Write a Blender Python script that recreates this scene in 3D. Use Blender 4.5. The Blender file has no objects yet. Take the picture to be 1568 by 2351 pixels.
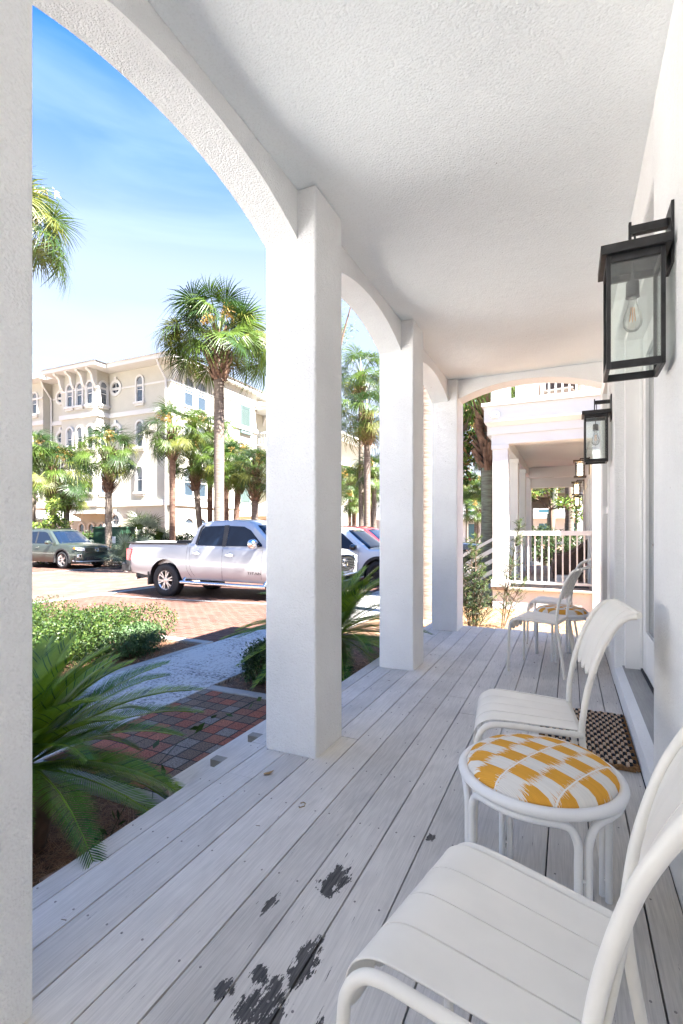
import bpy, bmesh, math, random
import numpy as np
from mathutils import Vector, Matrix, Euler
R = math.radians
PI = math.pi
SC = bpy.context.scene
COL = SC.collection

# ---------------------------------------------------------------- camera
YAW = R(24.75)
CA, SA = math.cos(YAW), math.sin(YAW)
EYE = 1.2
cam_d = bpy.data.cameras.new('camera')
cam_d.sensor_fit = 'HORIZONTAL'; cam_d.sensor_width = 36.0
cam_d.lens = 1130 / 1568 * 36.0
cam_d.shift_y = 44.5 / 1568
cam_d.clip_start = 0.02; cam_d.clip_end = 2000
cam = bpy.data.objects.new('camera', cam_d); COL.objects.link(cam)
cam.location = (0, 0, EYE); cam.rotation_euler = (R(90), 0, YAW)
SC.camera = cam

# ---------------------------------------------------------------- world, sun, exposure
SUN_EL, SUN_AZ = R(52), R(-12)          # azimuth measured from +x, negative = towards -y
w = bpy.data.worlds.new('World'); SC.world = w; w.use_nodes = True
nt = w.node_tree; N = nt.nodes; L = nt.links
N.clear()
out = N.new('ShaderNodeOutputWorld'); bg = N.new('ShaderNodeBackground'); bg.inputs[1].default_value = 0.05
sky = N.new('ShaderNodeTexSky'); sky.sky_type = 'NISHITA'; sky.sun_disc = False
sky.sun_elevation = SUN_EL; sky.sun_rotation = R(90) - SUN_AZ
sky.air_density = 1.0; sky.dust_density = 0.6; sky.ozone_density = 2.5
# thin streaky clouds mixed into the sky
tc = N.new('ShaderNodeTexCoord'); mp = N.new('ShaderNodeMapping'); mp.inputs['Scale'].default_value = (1.0, 1.0, 5.5)
mp.inputs['Location'].default_value = (0.35, 0.1, 0.52)
nz = N.new('ShaderNodeTexNoise'); nz.inputs['Scale'].default_value = 2.1; nz.inputs['Detail'].default_value = 7; nz.inputs['Roughness'].default_value = 0.52
nz.inputs['Distortion'].default_value = 0.5
cr = N.new('ShaderNodeValToRGB'); cr.color_ramp.elements[0].position = 0.42; cr.color_ramp.elements[1].position = 0.85
cr.color_ramp.elements[1].color = (0.20, 0.20, 0.20, 1)
mx = N.new('ShaderNodeMixRGB'); mx.inputs[2].default_value = (4.5, 5.4, 6.2, 1)
L.new(tc.outputs['Generated'], mp.inputs[0]); L.new(mp.outputs[0], nz.inputs[0]); L.new(nz.outputs[0], cr.inputs[0])
L.new(cr.outputs[0], mx.inputs[0]); tint = N.new('ShaderNodeMixRGB'); tint.blend_type = 'MULTIPLY'; tint.inputs[0].default_value = 1; tint.inputs[2].default_value = (0.17, 0.53, 0.97, 1)
L.new(sky.outputs[0], tint.inputs[1]); L.new(tint.outputs[0], mx.inputs[1]); # pale haze towards the horizon
sx = N.new('ShaderNodeSeparateXYZ'); L.new(tc.outputs['Generated'], sx.inputs[0])
hr_ = N.new('ShaderNodeValToRGB'); hr_.color_ramp.interpolation = 'EASE'; hr_.color_ramp.elements[0].position = 0.10; hr_.color_ramp.elements[0].color = (0.95, 0.95, 0.95, 1)
hr_.color_ramp.elements[1].position = 0.68; hr_.color_ramp.elements[1].color = (0, 0, 0, 1); e_ = hr_.color_ramp.elements.new(0.42); e_.color = (0.68, 0.68, 0.68, 1); e_ = hr_.color_ramp.elements.new(0.60); e_.color = (0.20, 0.20, 0.20, 1)
L.new(sx.outputs[2], hr_.inputs[0])
hz_ = N.new('ShaderNodeMixRGB'); hz_.inputs[2].default_value = (2.0, 2.1, 2.2, 1); L.new(hr_.outputs[0], hz_.inputs[0]); L.new(mx.outputs[0], hz_.inputs[1])
L.new(hz_.outputs[0], bg.inputs[0]); L.new(bg.outputs[0], out.inputs[0])

sd = bpy.data.lights.new('sun', 'SUN'); sd.energy = 5.0; sd.angle = R(0.53); sd.color = (1.0, 0.96, 0.905)
sun = bpy.data.objects.new('sun', sd); COL.objects.link(sun)
sv = Vector((math.cos(SUN_EL) * math.cos(SUN_AZ), math.cos(SUN_EL) * math.sin(SUN_AZ), math.sin(SUN_EL)))
sun.rotation_euler = sv.to_track_quat('Z', 'Y').to_euler()
sun.location = sv * 60

SC.view_settings.view_transform = 'Standard'; SC.view_settings.look = 'None'
SC.view_settings.exposure = 3.55; SC.view_settings.gamma = 1.0
SC.render.engine = 'CYCLES'
SC.cycles.max_bounces = 10; SC.cycles.diffuse_bounces = 7; SC.cycles.glossy_bounces = 4
SC.cycles.transparent_max_bounces = 16; SC.cycles.caustics_reflective = False; SC.cycles.caustics_refractive = False
try: SC.cycles.use_denoising = True
except Exception: pass

# ---------------------------------------------------------------- helpers
def at(u, d):
    """world x, y of the point seen in direction u (1568-wide frame) at distance d along the view"""
    lat = (u - 784) / 1130 * d
    return (lat * CA - d * SA, lat * SA + d * CA)
def zat(v, d): return EYE + (1220 - v) * d / 1130

def material(name, col, rough=0.6, metal=0.0, var=0.0, vscale=4.0, bump=0.0, bscale=60.0, spec=0.5, col2=None, emis=0.0, coat=0.0, transl=0.0, vstretch=None):
    m = bpy.data.materials.new(name); m.use_nodes = True
    nt = m.node_tree; N = nt.nodes; L = nt.links
    b = N['Principled BSDF']; b.inputs['Base Color'].default_value = (*col, 1); b.inputs['Roughness'].default_value = rough
    b.inputs['Metallic'].default_value = metal; b.inputs['Specular IOR Level'].default_value = spec
    b.inputs['Coat Weight'].default_value = coat; b.inputs['Coat Roughness'].default_value = 0.05
    if emis:
        b.inputs['Emission Color'].default_value = (*col, 1); b.inputs['Emission Strength'].default_value = emis
    if var or col2 or bump:
        tc = N.new('ShaderNodeTexCoord'); src = tc.outputs['Object']
        if vstretch:
            mp = N.new('ShaderNodeMapping'); mp.inputs['Scale'].default_value = vstretch; L.new(src, mp.inputs[0]); src = mp.outputs[0]
    if var or col2:
        n = N.new('ShaderNodeTexNoise'); n.inputs['Scale'].default_value = vscale; n.inputs['Detail'].default_value = 5
        L.new(src, n.inputs[0])
        c2 = col2 if col2 else tuple(max(0, c * (1 - var)) for c in col)
        c1 = col if col2 else tuple(min(1, c * (1 + var)) for c in col)
        r = N.new('ShaderNodeValToRGB'); r.color_ramp.elements[0].position = 0.35; r.color_ramp.elements[1].position = 0.65
        r.color_ramp.elements[0].color = (*c2, 1); r.color_ramp.elements[1].color = (*c1, 1)
        L.new(n.outputs[0], r.inputs[0]); L.new(r.outputs[0], b.inputs['Base Color'])
    if bump:
        n2 = N.new('ShaderNodeTexNoise'); n2.inputs['Scale'].default_value = bscale; n2.inputs['Detail'].default_value = 3
        bp = N.new('ShaderNodeBump'); bp.inputs['Strength'].default_value = bump; bp.inputs['Distance'].default_value = 0.01
        L.new(src, n2.inputs[0]); L.new(n2.outputs[0], bp.inputs['Height']); L.new(bp.outputs[0], b.inputs['Normal'])
    if transl:
        t = N.new('ShaderNodeBsdfTranslucent'); t.inputs[0].default_value = (*[min(1, c * 1.9) for c in col], 1)
        ms = N.new('ShaderNodeMixShader'); ms.inputs[0].default_value = transl
        L.new(b.outputs[0], ms.inputs[1]); L.new(t.outputs[0], ms.inputs[2]); L.new(ms.outputs[0], N['Material Output'].inputs[0])
        if var or col2: L.new(r.outputs[0], t.inputs[0])
    return m

def glass(name, tint=(0.93, 0.96, 0.95), refl=0.08, rough=0.02):
    m = bpy.data.materials.new(name); m.use_nodes = True; nt = m.node_tree; N = nt.nodes; L = nt.links
    N.remove(N['Principled BSDF'])
    t = N.new('ShaderNodeBsdfTransparent'); t.inputs[0].default_value = (*tint, 1)
    g = N.new('ShaderNodeBsdfGlossy'); g.inputs['Roughness'].default_value = rough
    f = N.new('ShaderNodeLayerWeight'); f.inputs[0].default_value = 0.25
    a = N.new('ShaderNodeMath'); a.operation = 'MULTIPLY_ADD'; a.inputs[1].default_value = 0.55; a.inputs[2].default_value = refl
    ms = N.new('ShaderNodeMixShader')
    L.new(f.outputs['Fresnel'], a.inputs[0]); L.new(a.outputs[0], ms.inputs[0]); L.new(t.outputs[0], ms.inputs[1]); L.new(g.outputs[0], ms.inputs[2])
    L.new(ms.outputs[0], N['Material Output'].inputs[0])
    return m

def wpos(o):
    v = Vector((0, 0, 0))
    while o is not None:
        v += o.location; o = o.parent
    return v

class MB:
    """collects shapes, builds ONE mesh object"""
    def __init__(s): s.v = []; s.f = []; s.m = []
    def add(s, vs, fs, mi=0):
        b = len(s.v); s.v.extend([tuple(p) for p in vs]); s.f.extend([tuple(b + i for i in f) for f in fs]); s.m.extend([mi] * len(fs)); return s
    def box(s, x0, x1, y0, y1, z0, z1, mi=0):
        return s.add([(x0,y0,z0),(x1,y0,z0),(x1,y1,z0),(x0,y1,z0),(x0,y0,z1),(x1,y0,z1),(x1,y1,z1),(x0,y1,z1)],
                     [(0,3,2,1),(4,5,6,7),(0,1,5,4),(1,2,6,5),(2,3,7,6),(3,0,4,7)], mi)
    def xbox(s, M, hx, hy, hz, mi=0):
        vs = [M @ Vector((a*hx, b*hy, c*hz)) for c in (-1,1) for a, b in ((-1,-1),(1,-1),(1,1),(-1,1))]
        return s.add(vs, [(0,3,2,1),(4,5,6,7),(0,1,5,4),(1,2,6,5),(2,3,7,6),(3,0,4,7)], mi)
    def bar(s, p, q, wy, wz=None, mi=0, up=(0,0,1)):
        p, q = Vector(p), Vector(q); d = (q - p); l = d.length; d.normalize(); u = Vector(up)
        sdir = d.cross(u)
        if sdir.length < 1e-4: sdir = d.cross(Vector((1,0,0)))
        sdir.normalize(); u = sdir.cross(d)
        M = Matrix((( d.x, sdir.x, u.x, (p.x+q.x)/2),( d.y, sdir.y, u.y, (p.y+q.y)/2),( d.z, sdir.z, u.z, (p.z+q.z)/2),(0,0,0,1)))
        return s.xbox(M, l/2, wy/2, (wz if wz else wy)/2, mi)
    def tube(s, pts, r, n=10, caps=True, mi=0, closed=False):
        pts = [Vector(p) for p in pts]; k = len(pts)
        rs = r if isinstance(r, (list, tuple)) else [r] * k
        b = len(s.v); ref = None
        for i, p in enumerate(pts):
            if closed: t = (pts[(i+1) % k] - pts[i-1])
            else: t = pts[min(i+1, k-1)] - pts[max(i-1, 0)]
            t.normalize()
            if ref is None:
                ref = Vector((0,0,1)) if abs(t.z) < 0.9 else Vector((1,0,0))
            a = (ref - t * ref.dot(t)); a.normalize(); ref = a; c = t.cross(a)
            for j in range(n):
                th = 2 * PI * j / n
                s.v.append(tuple(p + (a * math.cos(th) + c * math.sin(th)) * rs[i]))
        for i in range(k if closed else k - 1):
            i2 = (i + 1) % k
            for j in range(n):
                j2 = (j + 1) % n
                s.f.append((b+i*n+j, b+i*n+j2, b+i2*n+j2, b+i2*n+j)); s.m.append(mi)
        if caps and not closed:
            s.f.append(tuple(b + j for j in reversed(range(n)))); s.f.append(tuple(b+(k-1)*n+j for j in range(n))); s.m += [mi, mi]
        return s
    def lathe(s, prof, n=24, c=(0,0,0), axis='z', mi=0, caps=True):
        b = len(s.v); k = len(prof)
        for (r, h) in prof:
            for j in range(n):
                th = 2*PI*j/n; a, d = r*math.cos(th), r*math.sin(th)
                s.v.append((c[0]+a, c[1]+d, c[2]+h) if axis == 'z' else (c[0]+a, c[1]+h, c[2]+d) if axis == 'y' else (c[0]+h, c[1]+a, c[2]+d))
        for i in range(k-1):
            for j in range(n):
                j2 = (j+1) % n; s.f.append((b+i*n+j, b+i*n+j2, b+(i+1)*n+j2, b+(i+1)*n+j)); s.m.append(mi)
        if caps and prof[0][0] > 1e-5: s.f.append(tuple(b+j for j in reversed(range(n)))); s.m.append(mi)
        if caps and prof[-1][0] > 1e-5: s.f.append(tuple(b+(k-1)*n+j for j in range(n))); s.m.append(mi)
        return s
    def prism(s, poly, a, b_, axis='y', mi=0):
        """poly of 2D points extruded along axis from a to b: axis y -> (x,z), axis x -> (y,z), axis z -> (x,y)"""
        def P(p, t): return (p[0], t, p[1]) if axis == 'y' else (t, p[0], p[1]) if axis == 'x' else (p[0], p[1], t)
        n = len(poly); vs = [P(p, a) for p in poly] + [P(p, b_) for p in poly]
        fs = [tuple(reversed(range(n))), tuple(range(n, 2*n))] + [(i, (i+1) % n, n+(i+1) % n, n+i) for i in range(n)]
        return s.add(vs, fs, mi)
    def grid(s, rows, mi=0, closed=False):
        b = len(s.v); k = len(rows[0])
        for r in rows: s.v.extend([tuple(p) for p in r])
        for i in range(len(rows)-1):
            for j in range(k - (0 if closed else 1)):
                j2 = (j+1) % k
                s.f.append((b+i*k+j, b+i*k+j2, b+(i+1)*k+j2, b+(i+1)*k+j)); s.m.append(mi)
        return s
    def xf(s, M):
        s.v = [tuple(M @ Vector(p)) for p in s.v]; return s
    def build(s, name, mats, parent=None, smooth=None, bevel=0, world=True, seg=2, solid=0, fix=True):
        off = wpos(parent) if (parent and world) else Vector((0,0,0))
        me = bpy.data.meshes.new(name); me.from_pydata([(p[0]-off.x, p[1]-off.y, p[2]-off.z) for p in s.v], [], s.f)
        if not isinstance(mats, (list, tuple)): mats = [mats]
        for m in mats: me.materials.append(m)
        me.polygons.foreach_set('material_index', s.m)
        if fix:
            bm = bmesh.new(); bm.from_mesh(me); bmesh.ops.recalc_face_normals(bm, faces=bm.faces); bm.to_mesh(me); bm.free()
        if smooth is not None:
            me.polygons.foreach_set('use_smooth', [True]*len(me.polygons)); me.set_sharp_from_angle(angle=R(smooth))
        o = bpy.data.objects.new(name, me); COL.objects.link(o)
        if parent: o.parent = parent
        if solid:
            md = o.modifiers.new('solid', 'SOLIDIFY'); md.thickness = solid; md.offset = 0
        if bevel:
            md = o.modifiers.new('bevel', 'BEVEL'); md.width = bevel; md.segments = seg; md.limit_method = 'ANGLE'; md.angle_limit = R(35)
            md.harden_normals = False
        return o

def quads_object(name, quads, mats, mi=None, parent=None, world=True):
    """quads: array (n,k,3) -> one mesh of n k-gons"""
    q = np.asarray(quads, dtype=np.float32); n, k = q.shape[:2]
    if parent and world: q = q - np.array(wpos(parent), dtype=np.float32)
    me = bpy.data.meshes.new(name); me.vertices.add(n*k); me.vertices.foreach_set('co', q.reshape(-1))
    me.loops.add(n*k); me.loops.foreach_set('vertex_index', np.arange(n*k, dtype=np.int32))
    me.polygons.add(n); me.polygons.foreach_set('loop_start', np.arange(0, n*k, k, dtype=np.int32))
    for m in (mats if isinstance(mats, (list, tuple)) else [mats]): me.materials.append(m)
    if mi is not None: me.polygons.foreach_set('material_index', np.asarray(mi, dtype=np.int32))
    me.update(calc_edges=True)
    o = bpy.data.objects.new(name, me); COL.objects.link(o)
    if parent: o.parent = parent
    return o

def tag(o, label, cat, group=None):
    o['label'] = label; o['category'] = cat
    if group: o['group'] = group
    return o
def thing(name, label, cat, loc=(0,0,0), rz=0, group=None):
    o = bpy.data.objects.new(name, None); COL.objects.link(o); o.location = loc; o.rotation_euler = (0, 0, rz)
    o.empty_display_size = 0.1
    return tag(o, label, cat, group)
def struct(o, kind='structure'): o['kind'] = kind; return o
def copy_tree(o, parent=None):
    c = o.copy(); COL.objects.link(c); c.parent = parent
    for ch in list(o.children): copy_tree(ch, c)
    return c
def dup(root, loc, rz, label, group=None):
    c = copy_tree(root); c.location = loc; c.rotation_euler = (0, 0, rz); c['label'] = label
    if group: c['group'] = group
    return c
def interp(x, pts):
    if x <= pts[0][0]: return pts[0][1]
    for (a, b), (c, d) in zip(pts, pts[1:]):
        if x <= c: return b + (d-b)*(x-a)/(c-a)
    return pts[-1][1]
def smoothpath(pts, k=6):
    """Catmull-Rom through pts"""
    P = [Vector(p) for p in pts]; P = [P[0]*2-P[1]] + P + [P[-1]*2-P[-2]]; o = []
    for i in range(1, len(P)-2):
        a, b, c, d = P[i-1], P[i], P[i+1], P[i+2]
        for j in range(k):
            t = j/k
            o.append(0.5*((2*b)+(c-a)*t+(2*a-5*b+4*c-d)*t*t+(3*b-a-3*c+d)*t**3))
    o.append(P[-2]); return o

# ---------------------------------------------------------------- node materials
def stucco(name, col, bs=1.0, scale=125.0, dirt=0.10):
    m = bpy.data.materials.new(name); m.use_nodes = True; nt = m.node_tree; N = nt.nodes; L = nt.links
    b = N['Principled BSDF']; b.inputs['Roughness'].default_value = 0.9; b.inputs['Specular IOR Level'].default_value = 0.2
    tc = N.new('ShaderNodeTexCoord')
    n1 = N.new('ShaderNodeTexNoise'); n1.inputs['Scale'].default_value = scale; n1.inputs['Detail'].default_value = 4; n1.inputs['Roughness'].default_value = 0.6
    n2 = N.new('ShaderNodeTexVoronoi'); n2.inputs['Scale'].default_value = scale*0.9
    n3 = N.new('ShaderNodeTexNoise'); n3.inputs['Scale'].default_value = 1.7; n3.inputs['Detail'].default_value = 6
    for n in (n1, n2, n3): L.new(tc.outputs['Object'], n.inputs['Vector'])
    ad = N.new('ShaderNodeMath'); ad.operation = 'MULTIPLY_ADD'; ad.inputs[1].default_value = -0.5
    L.new(n2.outputs['Distance'], ad.inputs[0]); L.new(n1.outputs[0], ad.inputs[2])
    n4 = N.new('ShaderNodeTexNoise'); n4.inputs['Scale'].default_value = scale*0.13; n4.inputs['Detail'].default_value = 3; L.new(tc.outputs['Object'], n4.inputs['Vector'])
    ad2 = N.new('ShaderNodeMath'); ad2.operation = 'MULTIPLY_ADD'; ad2.inputs[1].default_value = 1.3; L.new(n4.outputs[0], ad2.inputs[0]); L.new(ad.outputs[0], ad2.inputs[2]); ad = ad2
    bp = N.new('ShaderNodeBump'); bp.inputs['Strength'].default_value = min(1, 0.6*bs); bp.inputs['Distance'].default_value = 0.009*bs
    L.new(ad.outputs[0], bp.inputs['Height']); L.new(bp.outputs[0], b.inputs['Normal'])
    r = N.new('ShaderNodeValToRGB'); r.color_ramp.elements[0].position = 0.3; r.color_ramp.elements[1].position = 0.6
    r.color_ramp.elements[0].color = (*[c*(1-dirt) for c in col], 1); r.color_ramp.elements[1].color = (*col, 1)
    L.new(n3.outputs[0], r.inputs[0])
    r2 = N.new('ShaderNodeValToRGB'); r2.color_ramp.elements[0].position = 0.33; r2.color_ramp.elements[1].position = 0.5
    r2.color_ramp.elements[0].color = (0.95, 0.945, 0.94, 1); r2.color_ramp.elements[1].color = (1, 1, 1, 1)
    L.new(n1.outputs[0], r2.inputs[0])
    # sparse dark specks
    v = N.new('ShaderNodeTexVoronoi'); v.inputs['Scale'].default_value = 5.0; L.new(tc.outputs['Object'], v.inputs['Vector'])
    lt = N.new('ShaderNodeMath'); lt.operation = 'GREATER_THAN'; lt.inputs[1].default_value = 0.018; L.new(v.outputs['Distance'], lt.inputs[0])
    mm = N.new('ShaderNodeMixRGB'); mm.blend_type = 'MULTIPLY'; mm.inputs[0].default_value = 1; L.new(r.outputs[0], mm.inputs[1]); L.new(r2.outputs[0], mm.inputs[2])
    m2 = N.new('ShaderNodeMixRGB'); m2.inputs[1].default_value = (0.2, 0.18, 0.15, 1); L.new(lt.outputs[0], m2.inputs[0]); L.new(mm.outputs[0], m2.inputs[2])
    L.new(m2.outputs[0], b.inputs['Base Color'])
    return m

def mathn(N, L, op, a, b=None, c=None):
    n = N.new('ShaderNodeMath'); n.operation = op
    for i, x in enumerate((a, b, c)):
        if x is None: continue
        if isinstance(x, (int, float)): n.inputs[i].default_value = x
        else: L.new(x, n.inputs[i])
    return n.outputs[0]

def deck_material(name, base, var=0.10, chips=(), axis='x', pitch=0.147, x0=-1.54, dirt=1.0):
    m = bpy.data.materials.new(name); m.use_nodes = True; nt = m.node_tree; N = nt.nodes; L = nt.links
    b = N['Principled BSDF']; b.inputs['Roughness'].default_value = 0.62; b.inputs['Specular IOR Level'].default_value = 0.35
    tc = N.new('ShaderNodeTexCoord'); sp = N.new('ShaderNodeSeparateXYZ'); L.new(tc.outputs['Object'], sp.inputs[0])
    X, Y = sp.outputs[0], sp.outputs[1]
    bi = mathn(N, L, 'FLOOR', mathn(N, L, 'DIVIDE', mathn(N, L, 'SUBTRACT', X, x0), pitch))
    wn = N.new('ShaderNodeTexWhiteNoise'); wn.noise_dimensions = '1D'; L.new(bi, wn.inputs['W'])
    # grain: stretched noise shifted per board, with rings
    cb = N.new('ShaderNodeCombineXYZ'); L.new(mathn(N, L, 'MULTIPLY', X, 26.0), cb.inputs[0])
    L.new(mathn(N, L, 'MULTIPLY_ADD', wn.outputs['Value'], 30.0, mathn(N, L, 'MULTIPLY', Y, 1.1)), cb.inputs[1]); L.new(bi, cb.inputs[2])
    g = N.new('ShaderNodeTexNoise'); g.inputs['Scale'].default_value = 0.6; g.inputs['Detail'].default_value = 3; g.inputs['Distortion'].default_value = 0.4; L.new(cb.outputs[0], g.inputs[0])
    rings = mathn(N, L, 'SINE', mathn(N, L, 'MULTIPLY', g.outputs[0], 95.0))
    cb2 = N.new('ShaderNodeCombineXYZ'); L.new(mathn(N, L, 'MULTIPLY', X, 260.0), cb2.inputs[0]); L.new(mathn(N, L, 'MULTIPLY', Y, 9.0), cb2.inputs[1]); L.new(bi, cb2.inputs[2])
    g2 = N.new('ShaderNodeTexNoise'); g2.inputs['Scale'].default_value = 1.0; g2.inputs['Detail'].default_value = 4; L.new(cb2.outputs[0], g2.inputs[0])
    big = N.new('ShaderNodeTexNoise'); big.inputs['Scale'].default_value = 2.2; big.inputs['Detail'].default_value = 6; big.inputs['Roughness'].default_value = 0.6; L.new(tc.outputs['Object'], big.inputs[0])
    val = mathn(N, L, 'MULTIPLY_ADD', rings, 0.035*dirt, 1.0)
    val = mathn(N, L, 'MULTIPLY_ADD', mathn(N, L, 'SUBTRACT', g2.outputs[0], 0.5), 0.30*dirt, val)
    val = mathn(N, L, 'MULTIPLY_ADD', mathn(N, L, 'SUBTRACT', wn.outputs['Value'], 0.5), var*2, val)
    val = mathn(N, L, 'MULTIPLY_ADD', mathn(N, L, 'SUBTRACT', big.outputs[0], 0.5), 0.45*dirt, val)
    cc = N.new('ShaderNodeMixRGB'); cc.blend_type = 'MULTIPLY'; cc.inputs[0].default_value = 1; cc.inputs[1].default_value = (*base, 1)
    L.new(val, cc.inputs[2]); colr = cc.outputs[0]
    # worn cracks along the grain: bare grey wood shows
    cb3 = N.new('ShaderNodeCombineXYZ'); L.new(mathn(N, L, 'MULTIPLY', X, 90.0), cb3.inputs[0]); L.new(mathn(N, L, 'MULTIPLY', Y, 7.0), cb3.inputs[1]); L.new(bi, cb3.inputs[2])
    g3 = N.new('ShaderNodeTexNoise'); g3.inputs['Scale'].default_value = 1.0; g3.inputs['Detail'].default_value = 5; g3.inputs['Roughness'].default_value = 0.65; L.new(cb3.outputs[0], g3.inputs[0])
    mask = mathn(N, L, 'MULTIPLY', mathn(N, L, 'GREATER_THAN', g3.outputs[0], 0.68), mathn(N, L, 'GREATER_THAN', big.outputs[0], 0.47))
    smp = N.new('ShaderNodeMapping'); smp.inputs['Scale'].default_value = (1.6, 0.55, 1); L.new(tc.outputs['Object'], smp.inputs[0])
    sn = N.new('ShaderNodeTexNoise'); sn.inputs['Scale'].default_value = 24; sn.inputs['Detail'].default_value = 9; sn.inputs['Roughness'].default_value = 0.72; L.new(smp.outputs[0], sn.inputs[0])
    for (cx, cy, rx, ry) in chips:
        dx = mathn(N, L, 'DIVIDE', mathn(N, L, 'SUBTRACT', X, cx), rx); dy = mathn(N, L, 'DIVIDE', mathn(N, L, 'SUBTRACT', Y, cy), ry)
        d = mathn(N, L, 'ADD', mathn(N, L, 'MULTIPLY', dx, dx), mathn(N, L, 'MULTIPLY', dy, dy))
        d = mathn(N, L, 'MULTIPLY_ADD', mathn(N, L, 'SUBTRACT', sn.outputs[0], 0.5), 5.5, d)
        d = mathn(N, L, 'MULTIPLY_ADD', mathn(N, L, 'SUBTRACT', g2.outputs[0], 0.5), 1.1, d)
        mask = mathn(N, L, 'MAXIMUM', mask, mathn(N, L, 'LESS_THAN', d, 0.62))
    dk = N.new('ShaderNodeMixRGB'); L.new(mask, dk.inputs[0]); L.new(colr, dk.inputs[1])
    dc = N.new('ShaderNodeMixRGB'); dc.inputs[1].default_value = (0.012, 0.012, 0.012, 1); dc.inputs[2].default_value = (0.16, 0.15, 0.14, 1); L.new(mathn(N, L, 'MULTIPLY_ADD', mathn(N, L, 'SUBTRACT', g3.outputs[0], 0.35), 2.0, mathn(N, L, 'MULTIPLY', mathn(N, L, 'SUBTRACT', g2.outputs[0], 0.4), 0.8)), dc.inputs[0])
    L.new(dc.outputs[0], dk.inputs[2])
    L.new(dk.outputs[0], b.inputs['Base Color'])
    h = mathn(N, L, 'MULTIPLY_ADD', rings, 0.12, mathn(N, L, 'SUBTRACT', g2.outputs[0], mathn(N, L, 'MULTIPLY', mask, 1.2)))
    bp = N.new('ShaderNodeBump'); bp.inputs['Strength'].default_value = 0.45; bp.inputs['Distance'].default_value = 0.0025
    L.new(h, bp.inputs['Height']); L.new(bp.outputs[0], b.inputs['Normal'])
    return m

def paver_material(name, cols, size=(0.2, 0.1), joint=0.006, jcol=(0.1, 0.09, 0.08), rot=0, offset=True, speck=0.5, jag=0.0):
    """per-block colours from a hashed cell, dark or pale joints, fine aggregate specks"""
    m = bpy.data.materials.new(name); m.use_nodes = True; nt = m.node_tree; N = nt.nodes; L = nt.links
    b = N['Principled BSDF']; b.inputs['Roughness'].default_value = 0.85; b.inputs['Specular IOR Level'].default_value = 0.25
    tc = N.new('ShaderNodeTexCoord'); mp = N.new('ShaderNodeMapping'); mp.inputs['Rotation'].default_value = (0, 0, rot)
    L.new(tc.outputs['Object'], mp.inputs[0]); sp = N.new('ShaderNodeSeparateXYZ'); L.new(mp.outputs[0], sp.inputs[0])
    v = mathn(N, L, 'DIVIDE', sp.outputs[1], size[1]); vi = mathn(N, L, 'FLOOR', v)
    u = mathn(N, L, 'DIVIDE', sp.outputs[0], size[0])
    if offset: u = mathn(N, L, 'MULTIPLY_ADD', mathn(N, L, 'MODULO', mathn(N, L, 'ABSOLUTE', vi), 2.0), 0.5, u)
    ui = mathn(N, L, 'FLOOR', u); fu = mathn(N, L, 'SUBTRACT', u, ui); fv = mathn(N, L, 'SUBTRACT', v, vi)
    def edge(f, s):
        e = mathn(N, L, 'MINIMUM', f, mathn(N, L, 'SUBTRACT', 1.0, f)); return mathn(N, L, 'MULTIPLY', e, s)
    e = mathn(N, L, 'MINIMUM', edge(fu, size[0]), edge(fv, size[1]))
    cb = N.new('ShaderNodeCombineXYZ'); L.new(ui, cb.inputs[0]); L.new(vi, cb.inputs[1])
    wn = N.new('ShaderNodeTexWhiteNoise'); wn.noise_dimensions = '2D'; L.new(cb.outputs[0], wn.inputs['Vector'])
    r = N.new('ShaderNodeValToRGB'); r.color_ramp.interpolation = 'CONSTANT'
    els = r.color_ramp.elements
    for i, c in enumerate(cols):
        e_ = els[0] if i == 0 else (els[1] if i == 1 else els.new(i/len(cols)))
        e_.position = i/len(cols); e_.color = (*c, 1)
    L.new(wn.outputs['Value'], r.inputs[0])
    n = N.new('ShaderNodeTexNoise'); n.inputs['Scale'].default_value = 130; n.inputs['Detail'].default_value = 2; L.new(tc.outputs['Object'], n.inputs[0])
    n2 = N.new('ShaderNodeTexNoise'); n2.inputs['Scale'].default_value = 1.3; n2.inputs['Detail'].default_value = 5; L.new(tc.outputs['Object'], n2.inputs[0])
    val = mathn(N, L, 'MULTIPLY_ADD', mathn(N, L, 'SUBTRACT', n.outputs[0], 0.5), speck*4, 1.0)
    val = mathn(N, L, 'MULTIPLY_ADD', mathn(N, L, 'SUBTRACT', n2.outputs[0], 0.5), 0.7, val)
    cc = N.new('ShaderNodeMixRGB'); cc.blend_type = 'MULTIPLY'; cc.inputs[0].default_value = 1; L.new(r.outputs[0], cc.inputs[1]); L.new(val, cc.inputs[2])
    jm = mathn(N, L, 'LESS_THAN', e, joint)
    jx = N.new('ShaderNodeMixRGB'); L.new(jm, jx.inputs[0]); L.new(cc.outputs[0], jx.inputs[1]); jx.inputs[2].default_value = (*jcol, 1)
    L.new(jx.outputs[0], b.inputs['Base Color'])
    bp = N.new('ShaderNodeBump'); bp.inputs['Strength'].default_value = 0.6; bp.inputs['Distance'].default_value = 0.006
    hh = mathn(N, L, 'MULTIPLY_ADD', n.outputs[0], 0.3, mathn(N, L, 'MINIMUM', mathn(N, L, 'DIVIDE', e, joint*1.6), 1.0))
    L.new(hh, bp.inputs['Height']); L.new(bp.outputs[0], b.inputs['Normal'])
    return m

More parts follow.
